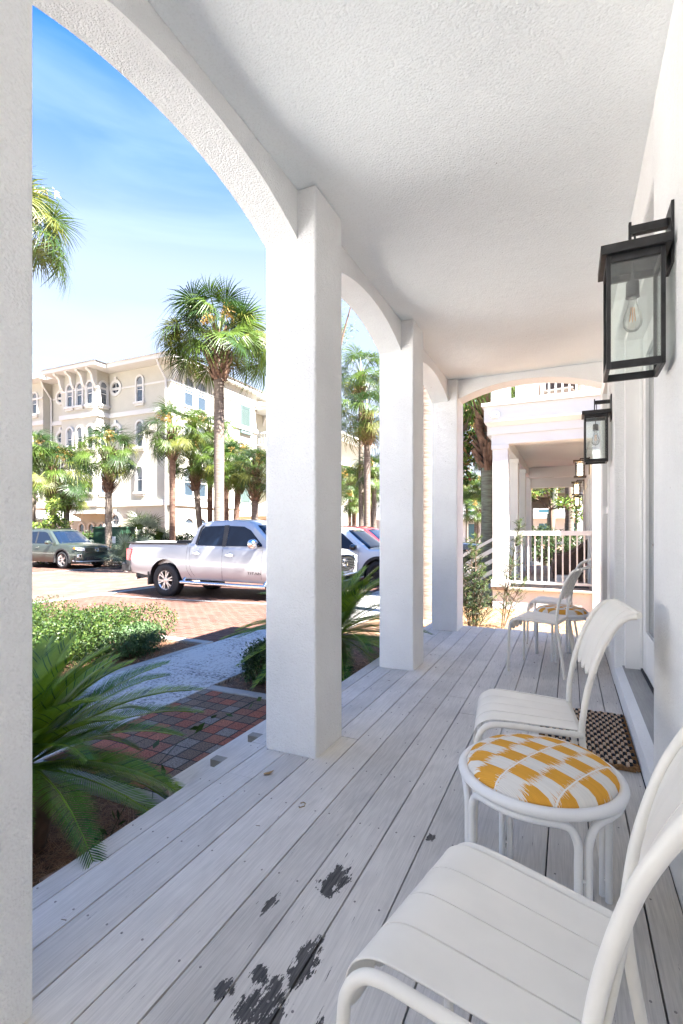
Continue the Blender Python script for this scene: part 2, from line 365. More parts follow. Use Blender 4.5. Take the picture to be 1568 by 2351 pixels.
def concrete_material(name, col, dark, scale=45, thr=0.6):
    m = bpy.data.materials.new(name); m.use_nodes = True; nt = m.node_tree; N = nt.nodes; L = nt.links
    b = N['Principled BSDF']; b.inputs['Roughness'].default_value = 0.9
    tc = N.new('ShaderNodeTexCoord')
    n = N.new('ShaderNodeTexNoise'); n.inputs['Scale'].default_value = scale; n.inputs['Detail'].default_value = 6; n.inputs['Roughness'].default_value = 0.7
    n2 = N.new('ShaderNodeTexNoise'); n2.inputs['Scale'].default_value = 2.5; n2.inputs['Detail'].default_value = 5
    L.new(tc.outputs['Object'], n.inputs[0]); L.new(tc.outputs['Object'], n2.inputs[0])
    s = mathn(N, L, 'MULTIPLY_ADD', mathn(N, L, 'SUBTRACT', n2.outputs[0], 0.5), 0.35, n.outputs[0])
    r = N.new('ShaderNodeValToRGB'); r.color_ramp.elements[0].position = thr-0.10; r.color_ramp.elements[0].color = (*col, 1)
    r.color_ramp.elements[1].position = thr+0.05; r.color_ramp.elements[1].color = (*dark, 1)
    L.new(s, r.inputs[0]); L.new(r.outputs[0], b.inputs['Base Color'])
    bp = N.new('ShaderNodeBump'); bp.inputs['Strength'].default_value = 0.5; bp.inputs['Distance'].default_value = 0.004; bp.invert = True
    L.new(s, bp.inputs['Height']); L.new(bp.outputs[0], b.inputs['Normal'])
    return m

CHIPS = [(-0.733, 1.53, 0.055, 0.09), (-0.664, 1.20, 0.04, 0.11), (-0.70, 1.04, 0.065, 0.10), (-0.76, 1.12, 0.03, 0.035), (-0.873, 1.354, 0.02, 0.06),
         (-0.819, 1.045, 0.03, 0.035), (-0.56, 0.96, 0.02, 0.03), (-0.70, 1.09, 0.03, 0.06), (-0.55, 1.06, 0.012, 0.04), (-0.20, 1.95, 0.012, 0.03), (-0.49, 1.90, 0.02, 0.03)]
M = {}
M['stucco'] = stucco('white_stucco', (0.82, 0.82, 0.81))
M['ceil'] = stucco('ceiling_stucco', (0.855, 0.885, 0.885), bs=0.9, scale=105, dirt=0.05)
M['stucco_far'] = stucco('pale_stucco', (0.68, 0.68, 0.665), bs=1.0, scale=40)
M['deck'] = deck_material('painted_deck_boards', (0.55, 0.52, 0.475), 0.09, CHIPS, dirt=1.5)
M['sill'] = deck_material('grey_threshold_wood', (0.34, 0.34, 0.33), 0.05, (), pitch=0.06, x0=0.38, dirt=1.4)
M['white'] = material('white_paint', (0.82, 0.81, 0.79), 0.45, var=0.03, vscale=3)
M['chair'] = material('cream_powder_coat', (0.77, 0.735, 0.66), 0.36, var=0.03, vscale=9, bump=0.05, bscale=300)
M['table'] = material('white_table_paint', (0.74, 0.74, 0.73), 0.38)
M['black'] = material('black_metal', (0.012, 0.012, 0.013), 0.42, var=0.6, vscale=20)
M['socket'] = material('dark_socket', (0.03, 0.03, 0.03), 0.5)
M['filament'] = material('filament', (0.8, 0.35, 0.06), 0.5)
M['glass'] = glass('clear_glass')
M['bulb'] = glass('bulb_glass', (0.95, 0.93, 0.90), 0.10)
M['winglass'] = material('window_glass', (0.10, 0.115, 0.12), 0.04, spec=0.9)
M['drk'] = material('dark_gap', (0.015, 0.015, 0.015), 0.9)
M['seal'] = material('black_door_seal', (0.02, 0.02, 0.025), 0.7)
# ================================================================ OUR PORCH (beach house)
PX0, PX1 = -1.525, -1.21        # pillar outer / inner faces
WX = 0.33                       # house wall plane
CZ = 3.035                      # ceiling height
PY = [(-1.33, -1.01), (0.47, 0.795), (2.30, 2.635), (4.105, 4.43), (5.94, 6.30)]
house = thing('beach_house', 'white stucco house with arched porch, grey board deck and tall white door beside the chairs', 'house', (0, 0, 0))
for i, (a, b) in enumerate(PY):
    MB().box(PX0, PX1, a, b, -0.02, CZ-0.001).build('pillar', M['stucco'], house, bevel=0.012, seg=2)
def arch_wall(y0, y1, zs, rise, ztop, n=28):
    pts = []
    for i in range(n+1):
        t = i/n; s = (2*t-1)
        pts.append((y0 + (y1-y0)*t, zs + rise*(1-abs(s)**2.2)))
    return pts + [(y1, ztop), (y0, ztop)]
BX = -1.32
for (a, b), (c, d) in zip(PY, PY[1:]):
    MB().prism(arch_wall(b, c, 2.77, 0.155, CZ-0.002), PX0+0.003, BX, 'x').build('arch', M['stucco'], house, smooth=25)
MB().prism([(x, z) for x, z in arch_wall(PX1, WX, 2.80, 0.15, CZ-0.002)], 6.0, 6.26, 'y').build('arch', M['stucco'], house, smooth=25)
# ceiling and the unseen storey above (stepped to set the house's shadow on the pavers)
MB().box(PX0-0.002, WX+0.5, -3.2, 6.298, CZ, CZ+0.2).build('ceiling', M['ceil'], house)
MB().box(-1.72, 9.0, -9.0, 6.36, CZ+0.201, 3.45).box(-1.72, 9.0, -9.0, 5.9, 3.451, 3.95).box(0.33, 9.0, -9.0, 4.8, 3.951, 6.4).build('upper_storey', M['stucco_far'], house)
# house wall with door recess and tall window
DY0, DY1, DZ = 2.47, 4.46, 2.72
WY0, WY1 = 4.93, 5.83
wl = MB()
wl.box(WX, 0.8, -9.0, DY0, -0.02, CZ-0.001)
wl.box(WX, 0.8, DY1, WY0, -0.02, CZ-0.001)
wl.box(WX, 0.8, WY1, 6.36, -0.02, CZ-0.001)
wl.box(WX+0.001, 0.8, DY0, DY1, DZ, CZ-0.001)
wl.box(WX+0.001, 0.8, WY0, WY1, DZ, CZ-0.001)
wl.build('wall', M['stucco'], house, bevel=0.012)
MB().box(0.8, 9.0, -9.0, 6.36, -0.6, CZ+0.2).build('house_body', M['stucco_far'], house)
# kerb ledge in front of the sill
MB().add([(WX+0.001,DY0,0),(WX+0.001,DY1,0),(WX+0.004,DY1,0.11),(WX+0.004,DY0,0.11),(0.388,DY0,0.135),(0.388,DY1,0.135),(0.60,DY0,0.135),(0.60,DY1,0.135),(0.6,DY0,0),(0.6,DY1,0)],
         [(0,1,2,3),(3,2,5,4),(4,5,7,6),(0,3,4,6,8),(1,9,7,5,2)]).build('kerb', M['stucco'], house)
door = MB().box(0.515, 0.56, DY0+0.09, DY1-0.09, 0.16, 0.46).box(0.515, 0.56, DY0+0.09, DY1-0.09, 2.5, 2.66)
for a, b in ((DY0+0.09, DY0+0.24), (3.39, 3.46), (3.463, 3.54), (DY1-0.24, DY1-0.09)):
    door.box(0.513, 0.562, a, b, 0.155, 2.665)
door = door.build('door', M['white'], house, bevel=0.004)
MB().box(0.535, 0.541, DY0+0.24, 3.39, 0.46, 2.5).box(0.535, 0.541, 3.54, DY1-0.24, 0.46, 2.5).build('glass', M['winglass'], door)
MB().box(0.50, 0.514, DY0+0.085, DY1-0.085, 0.142, 0.158).build('seal', M['seal'], door)
h = MB(); h.box(0.50, 0.513, 3.405, 3.445, 1.0, 1.22); h.tube([(0.50,3.425,1.12),(0.46,3.425,1.12),(0.46,3.33,1.12)], 0.009); h.build('handle', M['black'], door, smooth=40)
fr = MB().box(0.40, 0.60, DY0+0.001, DY0+0.088, 0.142, DZ-0.002).box(0.40, 0.60, DY1-0.088, DY1-0.001, 0.142, DZ-0.002).box(0.402, 0.60, DY0+0.088, DY1-0.088, 2.67, DZ-0.002)
fr.box(0.495, 0.512, DY1-0.104, DY1-0.088, 0.142, 2.67)
fr.build('door_frame', M['white'], house, bevel=0.004)
MB().box(0.386, 0.512, DY0+0.002, DY1-0.002, 0.1355, 0.142).build('threshold', M['sill'], house)
# tall window
wf = MB()
for a, b in ((WY0, WY0+0.07), (WY1-0.07, WY1)): wf.box(WX-0.012, 0.44, a, b, 0.14, 2.72)
wf.box(WX-0.010, 0.44, WY0+0.07, WY1-0.07, 0.14, 0.24).box(WX-0.010, 0.44, WY0+0.07, WY1-0.07, 2.62, 2.72).box(WX+0.02, 0.42, WY0+0.07, WY1-0.07, 1.38, 1.45)
win = wf.build('window', M['white'], house, bevel=0.004)
MB().box(WX+0.05, WX+0.06, WY0+0.07, WY1-0.07, 0.24, 2.62).build('glass', M['winglass'], win)
MB().box(WX+0.001, 0.5, WY0+0.001, WY1-0.001, -0.01, 0.139).build('kerb', M['stucco'], house)
# deck
rng = random.Random(3)
dk = MB(); x = -1.54; i = 0
edges = [(-1.642, -1.545)]
while x < WX - 0.01:
    edges.append((x, min(x+0.1415, WX-0.004))); x += 0.147
for k, (a, b) in enumerate(edges):
    ys = [-3.2]
    j = -3.2 + rng.uniform(1.4, 3.4)
    while j < 6.0:
        ys.append(j); j += 3.66
    if k == 3: ys = [-3.2, -0.9, 2.62]
    ys.append(6.36)
    for y0, y1 in zip(ys, ys[1:]):
        dz = rng.uniform(-0.0012, 0.0012) - 0.0015
        dk.box(a, b, y0+0.0015, y1-0.0015, -0.028, dz)
# nail heads
for k, (a, b) in enumerate(edges):
    y = -0.15
    while y < 6.3:
        for f in (0.22, 0.78):
            if rng.random() < 0.9: dk.lathe([(0.0042, -0.001), (0.0038, 0.0006)], 7, (a+(b-a)*f+rng.uniform(-.004,.004), y+rng.uniform(-.01,.01), 0), mi=1)
        y += 0.406
dk.build('deck', [M['deck'], material('weathered_nail', (0.22, 0.2, 0.19), 0.6)], house, bevel=0.003)
MB().box(-1.60, WX+0.3, -3.2, 6.33, -0.45, -0.04).build('deck_base', M['drk'], house)
MB().box(-1.632, -1.602, -3.2, 6.35, -0.30, -0.029).box(-1.6, WX, 6.331, 6.352, -0.32, -0.029).build('deck_fascia', M['deck'], house)
# step opposite the door
st = MB().box(-2.005, -1.845, 2.03, 4.0, -0.195, -0.17).box(-1.835, -1.66, 2.03, 4.0, -0.195, -0.17)
stp = st.build('step', M['deck'], house, bevel=0.004)
sb = MB().box(-1.985, -1.96, 2.05, 3.98, -0.36, -0.197)
for y in (2.06, 2.7, 3.3, 3.93): sb.box(-1.958, -1.65, y, y+0.038, -0.36, -0.197)
sb.build('step_riser', M['deck'], stp)
gw = material('grey_bare_wood', (0.2, 0.19, 0.17), 0.8, var=0.2, vscale=8)
for y in (2.17, 2.52): MB().box(-1.80, -1.655, y, y+0.055, -0.10, -0.06).box(-1.71, -1.66, y+0.01, y+0.05, -0.169, -0.1).build('step_bracket', gw, stp)

# ---------------------------------------------------------------- lanterns
def lantern(loc, label):
    """origin at wall plate centre foot (on the wall x = 0 local), lamp hangs towards -x"""
    t = thing('wall_lantern', label, 'lantern', loc, group='black wall lanterns on the porch wall')
    # local: box x -0.205..-0.03, y +-0.085, z 0..0.42
    x0, x1, y0, y1, z1 = -0.208, -0.030, -0.088, 0.088, 0.40
    f = MB(); s = 0.014
    for xx in (x0, x1-s):
        for yy in (y0, y1-s): f.box(xx, xx+s, yy, yy+s, 0.0, z1)
    for zz, hh in ((0.0, 0.026), (z1-0.026, 0.026)):
        f.box(x0+s, x1-s, y0-0.001, y0+s-0.002, zz, zz+hh); f.box(x0+s, x1-s, y1-s+0.002, y1+0.001, zz, zz+hh)
        f.box(x0-0.001, x0+s-0.002, y0+s, y1-s, zz, zz+hh); f.box(x1-s+0.002, x1+0.001, y0+s, y1-s, zz, zz+hh)
    f.build('frame', M['black'], t, world=False, bevel=0.0015)
    g = MB(); e = 0.006
    g.box(x0+e, x0+e+0.003, y0+s, y1-s, 0.026, z1-0.026); g.box(x1-e-0.003, x1-e, y0+s, y1-s, 0.026, z1-0.026)
    g.box(x0+s, x1-s, y0+e, y0+e+0.003, 0.026, z1-0.026); g.box(x0+s, x1-s, y1-e-0.003, y1-e, 0.026, z1-0.026)
    g.build('glass_pane', M['glass'], t, world=False)
    c = MB(); a = 0.018
    c.add([(x0-a,y0-a,z1),(x1+a,y0-a,z1),(x1+a,y1+a,z1),(x0-a,y1+a,z1),(x0-a,y0-a,z1+0.032),(x1+a,y0-a,z1+0.032),(x1+a,y1+a,z1+0.032),(x0-a,y1+a,z1+0.032),
           (x0+0.03,y0+0.03,z1+0.042),(x1-0.03,y0+0.03,z1+0.042),(x1-0.03,y1-0.03,z1+0.042),(x0+0.03,y1-0.03,z1+0.042)],
          [(0,3,2,1),(0,1,5,4),(1,2,6,5),(2,3,7,6),(3,0,4,7),(4,5,9,8),(5,6,10,9),(6,7,11,10),(7,4,8,11),(8,9,10,11)])
    c.build('cap', M['black'], t, world=False, bevel=0.0015)
    xc = (x0+x1)/2
    b = MB(); b.box(-0.010, -0.0005, -0.055, 0.055, z1-0.05, z1+0.165)          # wall plate
    b.box(xc-0.012, -0.011, -0.012, 0.012, z1+0.100, z1+0.130)                 # arm
    b.box(xc-0.013, xc-0.004, -0.010, 0.010, z1+0.04, z1+0.145); b.box(xc+0.004, xc+0.010, -0.006, 0.006, z1+0.04, z1+0.125)
    for zz in (z1+0.005, z1+0.05): b.tube([(-0.012, 0, zz), (-0.035, 0, zz)], 0.006, 8)
    b.build('bracket', M['black'], t, world=False, bevel=0.001)
    s_ = MB().lathe([(0.004, z1), (0.004, z1-0.07), (0.021, z1-0.071), (0.022, z1-0.12), (0.023, z1-0.125), (0.0, z1-0.126)], 20, (xc, 0, 0)).build('socket', M['socket'], t, world=False, smooth=40)
    zb = z1-0.126
    bl = MB().lathe([(0.013, zb), (0.014, zb-0.02), (0.020, zb-0.04), (0.029, zb-0.065), (0.032, zb-0.085), (0.029, zb-0.104), (0.018, zb-0.119), (0.0, zb-0.124)], 24, (xc, 0, 0)).build('bulb', M['bulb'], t, world=False, smooth=60)
    fl = MB()
    for k in range(4):
        a_ = k*PI/2; fl.tube([(xc+0.005*math.cos(a_), 0.005*math.sin(a_), zb-0.035), (xc+0.009*math.cos(a_), 0.009*math.sin(a_), zb-0.085)], 0.0016, 5)
    fl.build('filament', M['filament'], bl, world=False)
    return t
lan = lantern((WX, 2.06, 1.772), 'large black square lantern on the porch wall nearest the camera, clear bulb inside')
dup(lan, (WX, 4.73, 1.785), 0, 'smaller looking black square lantern on the porch wall beyond the tall door')

# ---------------------------------------------------------------- chairs
def chair_parts(t):
    r = 0.0118
    pr = [(0.165, 0.0), (0.13, 0.10), (0.095, 0.22), (0.0, 0.0)]
    path_back = [(0.215, 0.0), (0.198, 0.12), (0.175, 0.26), (0.156, 0.38), (0.150, 0.45), (0.155, 0.53), (0.172, 0.63), (0.207, 0.75), (0.248, 0.835), (0.275, 0.872), (0.300, 0.889), (0.325, 0.893)]
    def yb(z): return 0.178 + 0.020*min(1, z/0.9) if z > 0.45 else 0.178 + 0.03*(0.45-z)/0.45
    for s in (-1, 1):
        pts = smoothpath([(x, s*yb(z), z) for x, z in path_back], 5)
        MB().tube(pts, r, 14).build('rear_leg', M['chair'], t, world=False, smooth=50)
        fp = [(-0.236, 0.222, 0.0), (-0.232, 0.221, 0.2), (-0.228, 0.220, 0.355), (-0.220, 0.218, 0.405), (-0.196, 0.214, 0.439), (-0.155, 0.210, 0.453), (-0.08, 0.205, 0.452), (0.04, 0.195, 0.446), (0.152, 0.184, 0.440)]
        MB().tube(smoothpath([(x, s*y, z) for x, y, z in fp], 5), r, 14).build('front_leg', M['chair'], t, world=False, smooth=50)
    def sheet(path, half0, half1, sc0, name, dip=0.0055):
        # path: list of (x,z,nx,nz); scalloped at its START; half widths interpolated
        P = smoothpath([(x, 0, z) for x, z in path], 8)
        Ls = [0]
        for a, b in zip(P, P[1:]): Ls.append(Ls[-1] + (b-a).length)
        T = Ls[-1]
        def pos(s):
            s = max(0, min(T, s))
            for k in range(len(Ls)-1):
                if s <= Ls[k+1] or k == len(Ls)-2:
                    f = (s-Ls[k])/(Ls[k+1]-Ls[k]); p = P[k].lerp(P[k+1], f); d = (P[k+1]-P[k]).normalized(); return p, Vector((-d.z, 0, d.x))
        ns = 4; cols = []
        for k in range(ns):
            for f in (0.0, 0.03, 0.09, 0.18, 0.3, 0.42, 0.5, 0.58, 0.7, 0.82, 0.91, 0.97): cols.append((k+f)/ns)
        cols.append(1.0); rows = []; K = 40
        for c in cols:
            fl = (c*ns) % 1.0; g = min(fl, 1-fl); edge_c = c in (0.0, 1.0)
            start = sc0 * (1 - math.sqrt(max(0, 1-(2*fl-1)**2))) if not edge_c else sc0
            row = []
            for i in range(K+1):
                s = start + (T-start)*(i/K)
                p, n = pos(s); hw = half0 + (half1-half0)*s/T
                dd = -dip if (g < 0.02 and not edge_c) else (dip*0.15 if 0.03 <= g <= 0.1 else 0)
                row.append((p.x + n.x*dd, (2*c-1)*hw, p.z + n.z*dd))
            rows.append(row)
        MB().grid(rows).build(name, M['chair'], t, world=False, smooth=35, solid=0.003)
    sheet([(-0.240, 0.335), (-0.240, 0.385), (-0.231, 0.425), (-0.208, 0.450), (-0.170, 0.4635), (-0.10, 0.463), (0.03, 0.456), (0.150, 0.449)], 0.205, 0.166, 0.032, 'seat')
    sheet([(0.183, 0.635), (0.198, 0.70), (0.216, 0.755), (0.240, 0.808), (0.262, 0.846), (0.286, 0.876), (0.314, 0.897), (0.345, 0.905)], 0.178, 0.190, 0.045, 'backrest', dip=0.008)
    rl = MB(); rl.tube([(0.333, -0.198, 0.897), (0.338, -0.1, 0.899), (0.338, 0.1, 0.899), (0.333, 0.198, 0.897)], 0.011, 10)
    rl.build('top_bar', M['chair'], t, world=False, smooth=50)
    MB().tube([(0.150, -0.178, 0.436), (0.150, 0.178, 0.436)], 0.009, 8).build('cross_bar', M['chair'], t, world=False, smooth=50)
GC = 'cream metal chairs along the porch'
ch = thing('porch_chair', 'cream metal chair in the lower right corner, cut off by the frame', 'chair', (-0.085, 0.943, 0), R(-12.5), GC)
chair_parts(ch)
dup(ch, (-0.125, 2.205, 0), R(7), 'cream metal chair standing beside the doormat behind the near yellow stool', GC)
dup(ch, (-0.195, 4.62, 0), R(-12), 'cream metal chair just in front of the far yellow stool, facing the street', GC)
dup(ch, (-0.14, 5.78, 0), R(-6), 'farthest cream metal chair, on the far side of the far yellow stool', GC)

# ---------------------------------------------------------------- stools
def ikat_material():
    m = bpy.data.materials.new('yellow_ikat_fabric'); m.use_nodes = True; nt = m.node_tree; N = nt.nodes; L = nt.links
    b = N['Principled BSDF']; b.inputs['Roughness'].default_value = 0.95; b.inputs['Specular IOR Level'].default_value = 0.1
    tc = N.new('ShaderNodeTexCoord'); mp = N.new('ShaderNodeMapping'); mp.inputs['Rotation'].default_value = (0, 0, R(62)); L.new(tc.outputs['Object'], mp.inputs[0])
    sp = N.new('ShaderNodeSeparateXYZ'); L.new(mp.outputs[0], sp.inputs[0])
    def nz(sx, sy, sc):
        mm = N.new('ShaderNodeMapping'); mm.inputs['Scale'].default_value = (sx, sy, 0); L.new(mp.outputs[0], mm.inputs[0])
        n = N.new('ShaderNodeTexNoise'); n.inputs['Scale'].default_value = sc; n.inputs['Detail'].default_value = 2; L.new(mm.outputs[0], n.inputs[0]); return n.outputs[0]
    S = 0.078
    j = mathn(N, L, 'MULTIPLY', mathn(N, L, 'SUBTRACT', nz(6, 420, 1.0), 0.5), 0.10)
    u = mathn(N, L, 'DIVIDE', mathn(N, L, 'ADD', sp.outputs[0], j), S); v = mathn(N, L, 'DIVIDE', sp.outputs[1], S*0.72)
    ui, vi = mathn(N, L, 'FLOOR', u), mathn(N, L, 'FLOOR', v)
    k = mathn(N, L, 'ABSOLUTE', mathn(N, L, 'MODULO', mathn(N, L, 'ADD', ui, vi), 2.0))
    rib = mathn(N, L, 'SINE', mathn(N, L, 'MULTIPLY', sp.outputs[1], 2*PI/0.0024))
    c1 = N.new('ShaderNodeMixRGB'); c1.inputs[1].default_value = (0.76, 0.73, 0.67, 1); c1.inputs[2].default_value = (0.72, 0.36, 0.055, 1); L.new(mathn(N, L, 'GREATER_THAN', k, 0.5), c1.inputs[0])
    # thin pale line through every other band
    fv = mathn(N, L, 'SUBTRACT', u, ui)
    ln = mathn(N, L, 'MULTIPLY', mathn(N, L, 'LESS_THAN', mathn(N, L, 'ABSOLUTE', mathn(N, L, 'SUBTRACT', mathn(N, L, 'DIVIDE', sp.outputs[0], S*2), mathn(N, L, 'ROUND', mathn(N, L, 'DIVIDE', sp.outputs[0], S*2)))), 0.014), 1.0)
    c2 = N.new('ShaderNodeMixRGB'); L.new(ln, c2.inputs[0]); L.new(c1.outputs[0], c2.inputs[1]); c2.inputs[2].default_value = (0.8, 0.78, 0.74, 1)
    c3 = N.new('ShaderNodeMixRGB'); c3.blend_type = 'MULTIPLY'; c3.inputs[0].default_value = 1; L.new(c2.outputs[0], c3.inputs[1])
    L.new(mathn(N, L, 'MULTIPLY_ADD', rib, 0.05, mathn(N, L, 'MULTIPLY_ADD', nz(3, 60, 2), 0.25, 0.83)), c3.inputs[2])
    L.new(c3.outputs[0], b.inputs['Base Color'])
    bp = N.new('ShaderNodeBump'); bp.inputs['Strength'].default_value = 0.4; bp.inputs['Distance'].default_value = 0.001; L.new(rib, bp.inputs['Height']); L.new(bp.outputs[0], b.inputs['Normal'])
    return m
M['ikat'] = ikat_material()
def stool(loc, rz, label):
    t = thing('stool', label, 'stool', loc, rz, 'round stools with yellow and white cushions')
    RR = 0.236
    ring = [(RR*math.cos(a), RR*math.sin(a), 0.425) for a in np.linspace(0, 2*PI, 65)[:-1]]
    MB().tube(ring, 0.0165, 12, closed=True).build('seat_ring', M['table'], t, world=False, smooth=50)
    prof = [(0.0, 0.415), (0.214, 0.417), (0.224, 0.428), (0.225, 0.440), (0.217, 0.457), (0.198, 0.471), (0.16, 0.482), (0.10, 0.490), (0.045, 0.4935), (0.0, 0.494)]
    MB().lathe(prof, 64).build('cushion', M['ikat'], t, world=False, smooth=60)
    for q in range(4):
        a0, a1 = q*PI/2 + 0.066, (q+1)*PI/2 - 0.066; ro = 0.232
        am = a0 + 0.20; an = a1 - 0.20
        P = [(ro*math.cos(a0)*1.0, ro*math.sin(a0), z) for z in (0.0, 0.15, 0.28, 0.335)]
        P += [(ro*math.cos(a0+0.045), ro*math.sin(a0+0.045), 0.368), (ro*math.cos(a0+0.12), ro*math.sin(a0+0.12), 0.390), (ro*math.cos(am+0.05), ro*math.sin(am+0.05), 0.398)]
        P += [(ro*math.cos(a), ro*math.sin(a), 0.3985) for a in np.linspace(am+0.15, an-0.15, 4)]
        P += [(ro*math.cos(an-0.05), ro*math.sin(an-0.05), 0.398), (ro*math.cos(a1-0.12), ro*math.sin(a1-0.12), 0.390), (ro*math.cos(a1-0.045), ro*math.sin(a1-0.045), 0.368)]
        P += [(ro*math.cos(a1), ro*math.sin(a1), z) for z in (0.335, 0.28, 0.15, 0.0)]
        MB().tube(smoothpath(P, 4), 0.0115, 10).build('leg', M['table'], t, world=False, smooth=50)
    for q in range(4):
        a = q*PI/2
        for z in (0.06, 0.24): MB().tube([(0.232*math.cos(a-0.045), 0.232*math.sin(a-0.045), z), (0.232*math.cos(a+0.045), 0.232*math.sin(a+0.045), z)], 0.005, 6).build('leg_spacer', M['table'], t, world=False)
    return t
s1 = stool((-0.085, 1.70, 0), R(32), 'white stool with yellow and white cushion between the two nearest chairs')
dup(s1, (-0.06, 5.14, 0), R(75), 'white stool with yellow and white cushion between the two farthest chairs')

# ---------------------------------------------------------------- doormat
mat_t = thing('doormat', 'woven rope doormat in brown, black and cream on the deck before the door', 'doormat', (0.09, 3.23, 0))
rng = random.Random(5)
mb = MB(); mx0, mx1, my0, my1 = -0.145, 0.315, 2.82, 3.64
mb.box(mx0+0.01, mx1-0.01, my0+0.01, my1-0.01, 0.001, 0.012, 0)
nr = 19; rows = []
for i in range(nr):
    y = my0 + (i+0.5)*(my1-my0)/nr
    pts = [(mx0 + (mx1-mx0)*k/30, y + 0.006*math.sin(k*1.57+i), 0.014 + 0.004*math.sin(k*1.57+i*2)) for k in range(31)]
    mb.tube(pts, 0.0095, 6, mi=0)
nc = 12
def blob(mb, c, sx, sy, sz, rot, mi):
    n1, n2 = 6, 4; vs = []; ca, sa = math.cos(rot), math.sin(rot)
    for a in range(n2+1):
        ph = PI*a/n2 - PI/2
        for b in range(n1):
            th = 2*PI*b/n1; x, y, z = sx*math.cos(ph)*math.cos(th), sy*math.cos(ph)*math.sin(th), sz*math.sin(ph)
            vs.append((c[0]+x*ca-y*sa, c[1]+x*sa+y*ca, c[2]+z))
    fs = [(a*n1+b, a*n1+(b+1) % n1, (a+1)*n1+(b+1) % n1, (a+1)*n1+b) for a in range(n2) for b in range(n1)]
    mb.add(vs, fs, mi)
for i in range(nr-1):
    y = my0 + (i+1)*(my1-my0)/nr
    for k in range(nc):
        x = mx0 + 0.018 + (k + (0.5 if i % 2 else 0.0))*(mx1-mx0-0.036)/(nc-0.5)
        for q, mi in ((0, 1), (1, 2)):
            if (i + q) % 1 == 0:
                dx = 0.0105 if q else -0.0065
                for e in (-0.009, 0.008):
                    blob(mb, (x+dx+rng.uniform(-.0015,.0015), y+e, 0.021+rng.uniform(-.001,.002)), 0.0088, 0.0112, 0.010, R(rng.uniform(15, 40)), mi)
for i in range(nr):
    for xe in (mx0, mx1):
        y = my0 + (i+0.5)*(my1-my0)/nr; blob(mb, (xe, y, 0.013), 0.014, 0.013, 0.012, R(rng.uniform(-30, 30)), 0)
mb.build('rope_weave', [material('brown_rope', (0.23, 0.12, 0.045), 0.9, var=0.3, vscale=90), material('cream_rope', (0.62, 0.47, 0.33), 0.9, var=0.15, vscale=120),
                        material('black_rope', (0.015, 0.016, 0.02), 0.85)], mat_t, smooth=70)
# dead leaf and curl of bark on the deck
lf = MB(); lf.add([(-1.37, 2.05, 0.004), (-1.355, 2.03, 0.010), (-1.335, 2.05, 0.006), (-1.33, 2.085, 0.012), (-1.352, 2.075, 0.005)], [(0, 1, 2, 3, 4)])
tag(lf.build('dry_leaf', material('dry_leaf', (0.35, 0.22, 0.09), 0.8), solid=0.001), 'small dry tan leaf lying on the deck boards before the near pillar', 'leaf')
cl = MB().tube([(-1.06, 1.86, 0.003), (-1.045, 1.88, 0.003), (-1.05, 1.90, 0.004), (-1.065, 1.905, 0.004), (-1.07, 1.892, 0.004)], 0.0022, 5)
tag(cl.build('curled_tendril', material('tendril', (0.38, 0.28, 0.13), 0.8)), 'small tan curl of dry tendril on the deck boards', 'twig')

rnd = np.random.RandomState(3); tws = MB()
for i in range(34):
    x, y = rnd.uniform(-1.55, 0.25), rnd.uniform(0.7, 6.2); a = rnd.uniform(0, PI); l = rnd.uniform(0.006, 0.022)
    tws.add([(x, y, 0.0015), (x+0.002, y+0.001, 0.003), (x+l*math.cos(a), y+l*math.sin(a), 0.0035), (x+l*math.cos(a)-0.002, y+l*math.sin(a)-0.002, 0.0015)], [(0, 1, 2, 3)])
o_ = tws.build('deck_litter', material('litter', (0.16, 0.11, 0.07), 0.9), solid=0.001); o_['kind'] = 'stuff'
# ================================================================ GROUND
def gz(x):
    """height of the parking court"""
    return interp(-x, [(4.5, -0.355), (9.0, -0.445), (11.3, -0.46), (40, -0.46)])
M['mulch'] = material('pine_straw_ground', (0.20, 0.105, 0.055), 0.95, col2=(0.07, 0.04, 0.025), vscale=14, bump=0.8, bscale=70)
M['straw_far'] = material('sunlit_pine_straw', (0.20, 0.105, 0.05), 0.95, col2=(0.10, 0.05, 0.025), vscale=9, bump=0.8, bscale=50)
M['walk'] = concrete_material('exposed_aggregate', (0.43, 0.415, 0.39), (0.08, 0.08, 0.08), 34, 0.60)
M['conc'] = concrete_material('concrete_band', (0.30, 0.29, 0.27), (0.25, 0.24, 0.22), 30, 0.66)
M['brick'] = paver_material('orange_pavers', [(0.082, 0.036, 0.024), (0.068, 0.028, 0.019), (0.094, 0.044, 0.031), (0.076, 0.033, 0.022)], (0.22, 0.11), 0.006, (0.15, 0.10, 0.085), rot=0, speck=0.35)
M['brick2'] = paver_material('pink_pavers', [(0.105, 0.068, 0.054), (0.09, 0.056, 0.044), (0.118, 0.08, 0.065), (0.098, 0.062, 0.05)], (0.30, 0.15), 0.006, (0.075, 0.052, 0.042), rot=PI/2, speck=0.25)
M['cobble'] = paver_material('mixed_garden_pavers', [(0.26, 0.088, 0.052), (0.13, 0.092, 0.066), (0.23, 0.078, 0.048), (0.15, 0.105, 0.075), (0.27, 0.10, 0.06), (0.18, 0.155, 0.135), (0.21, 0.09, 0.058)], (0.137, 0.137), 0.005, (0.02, 0.018, 0.016), offset=False, speck=0.7)

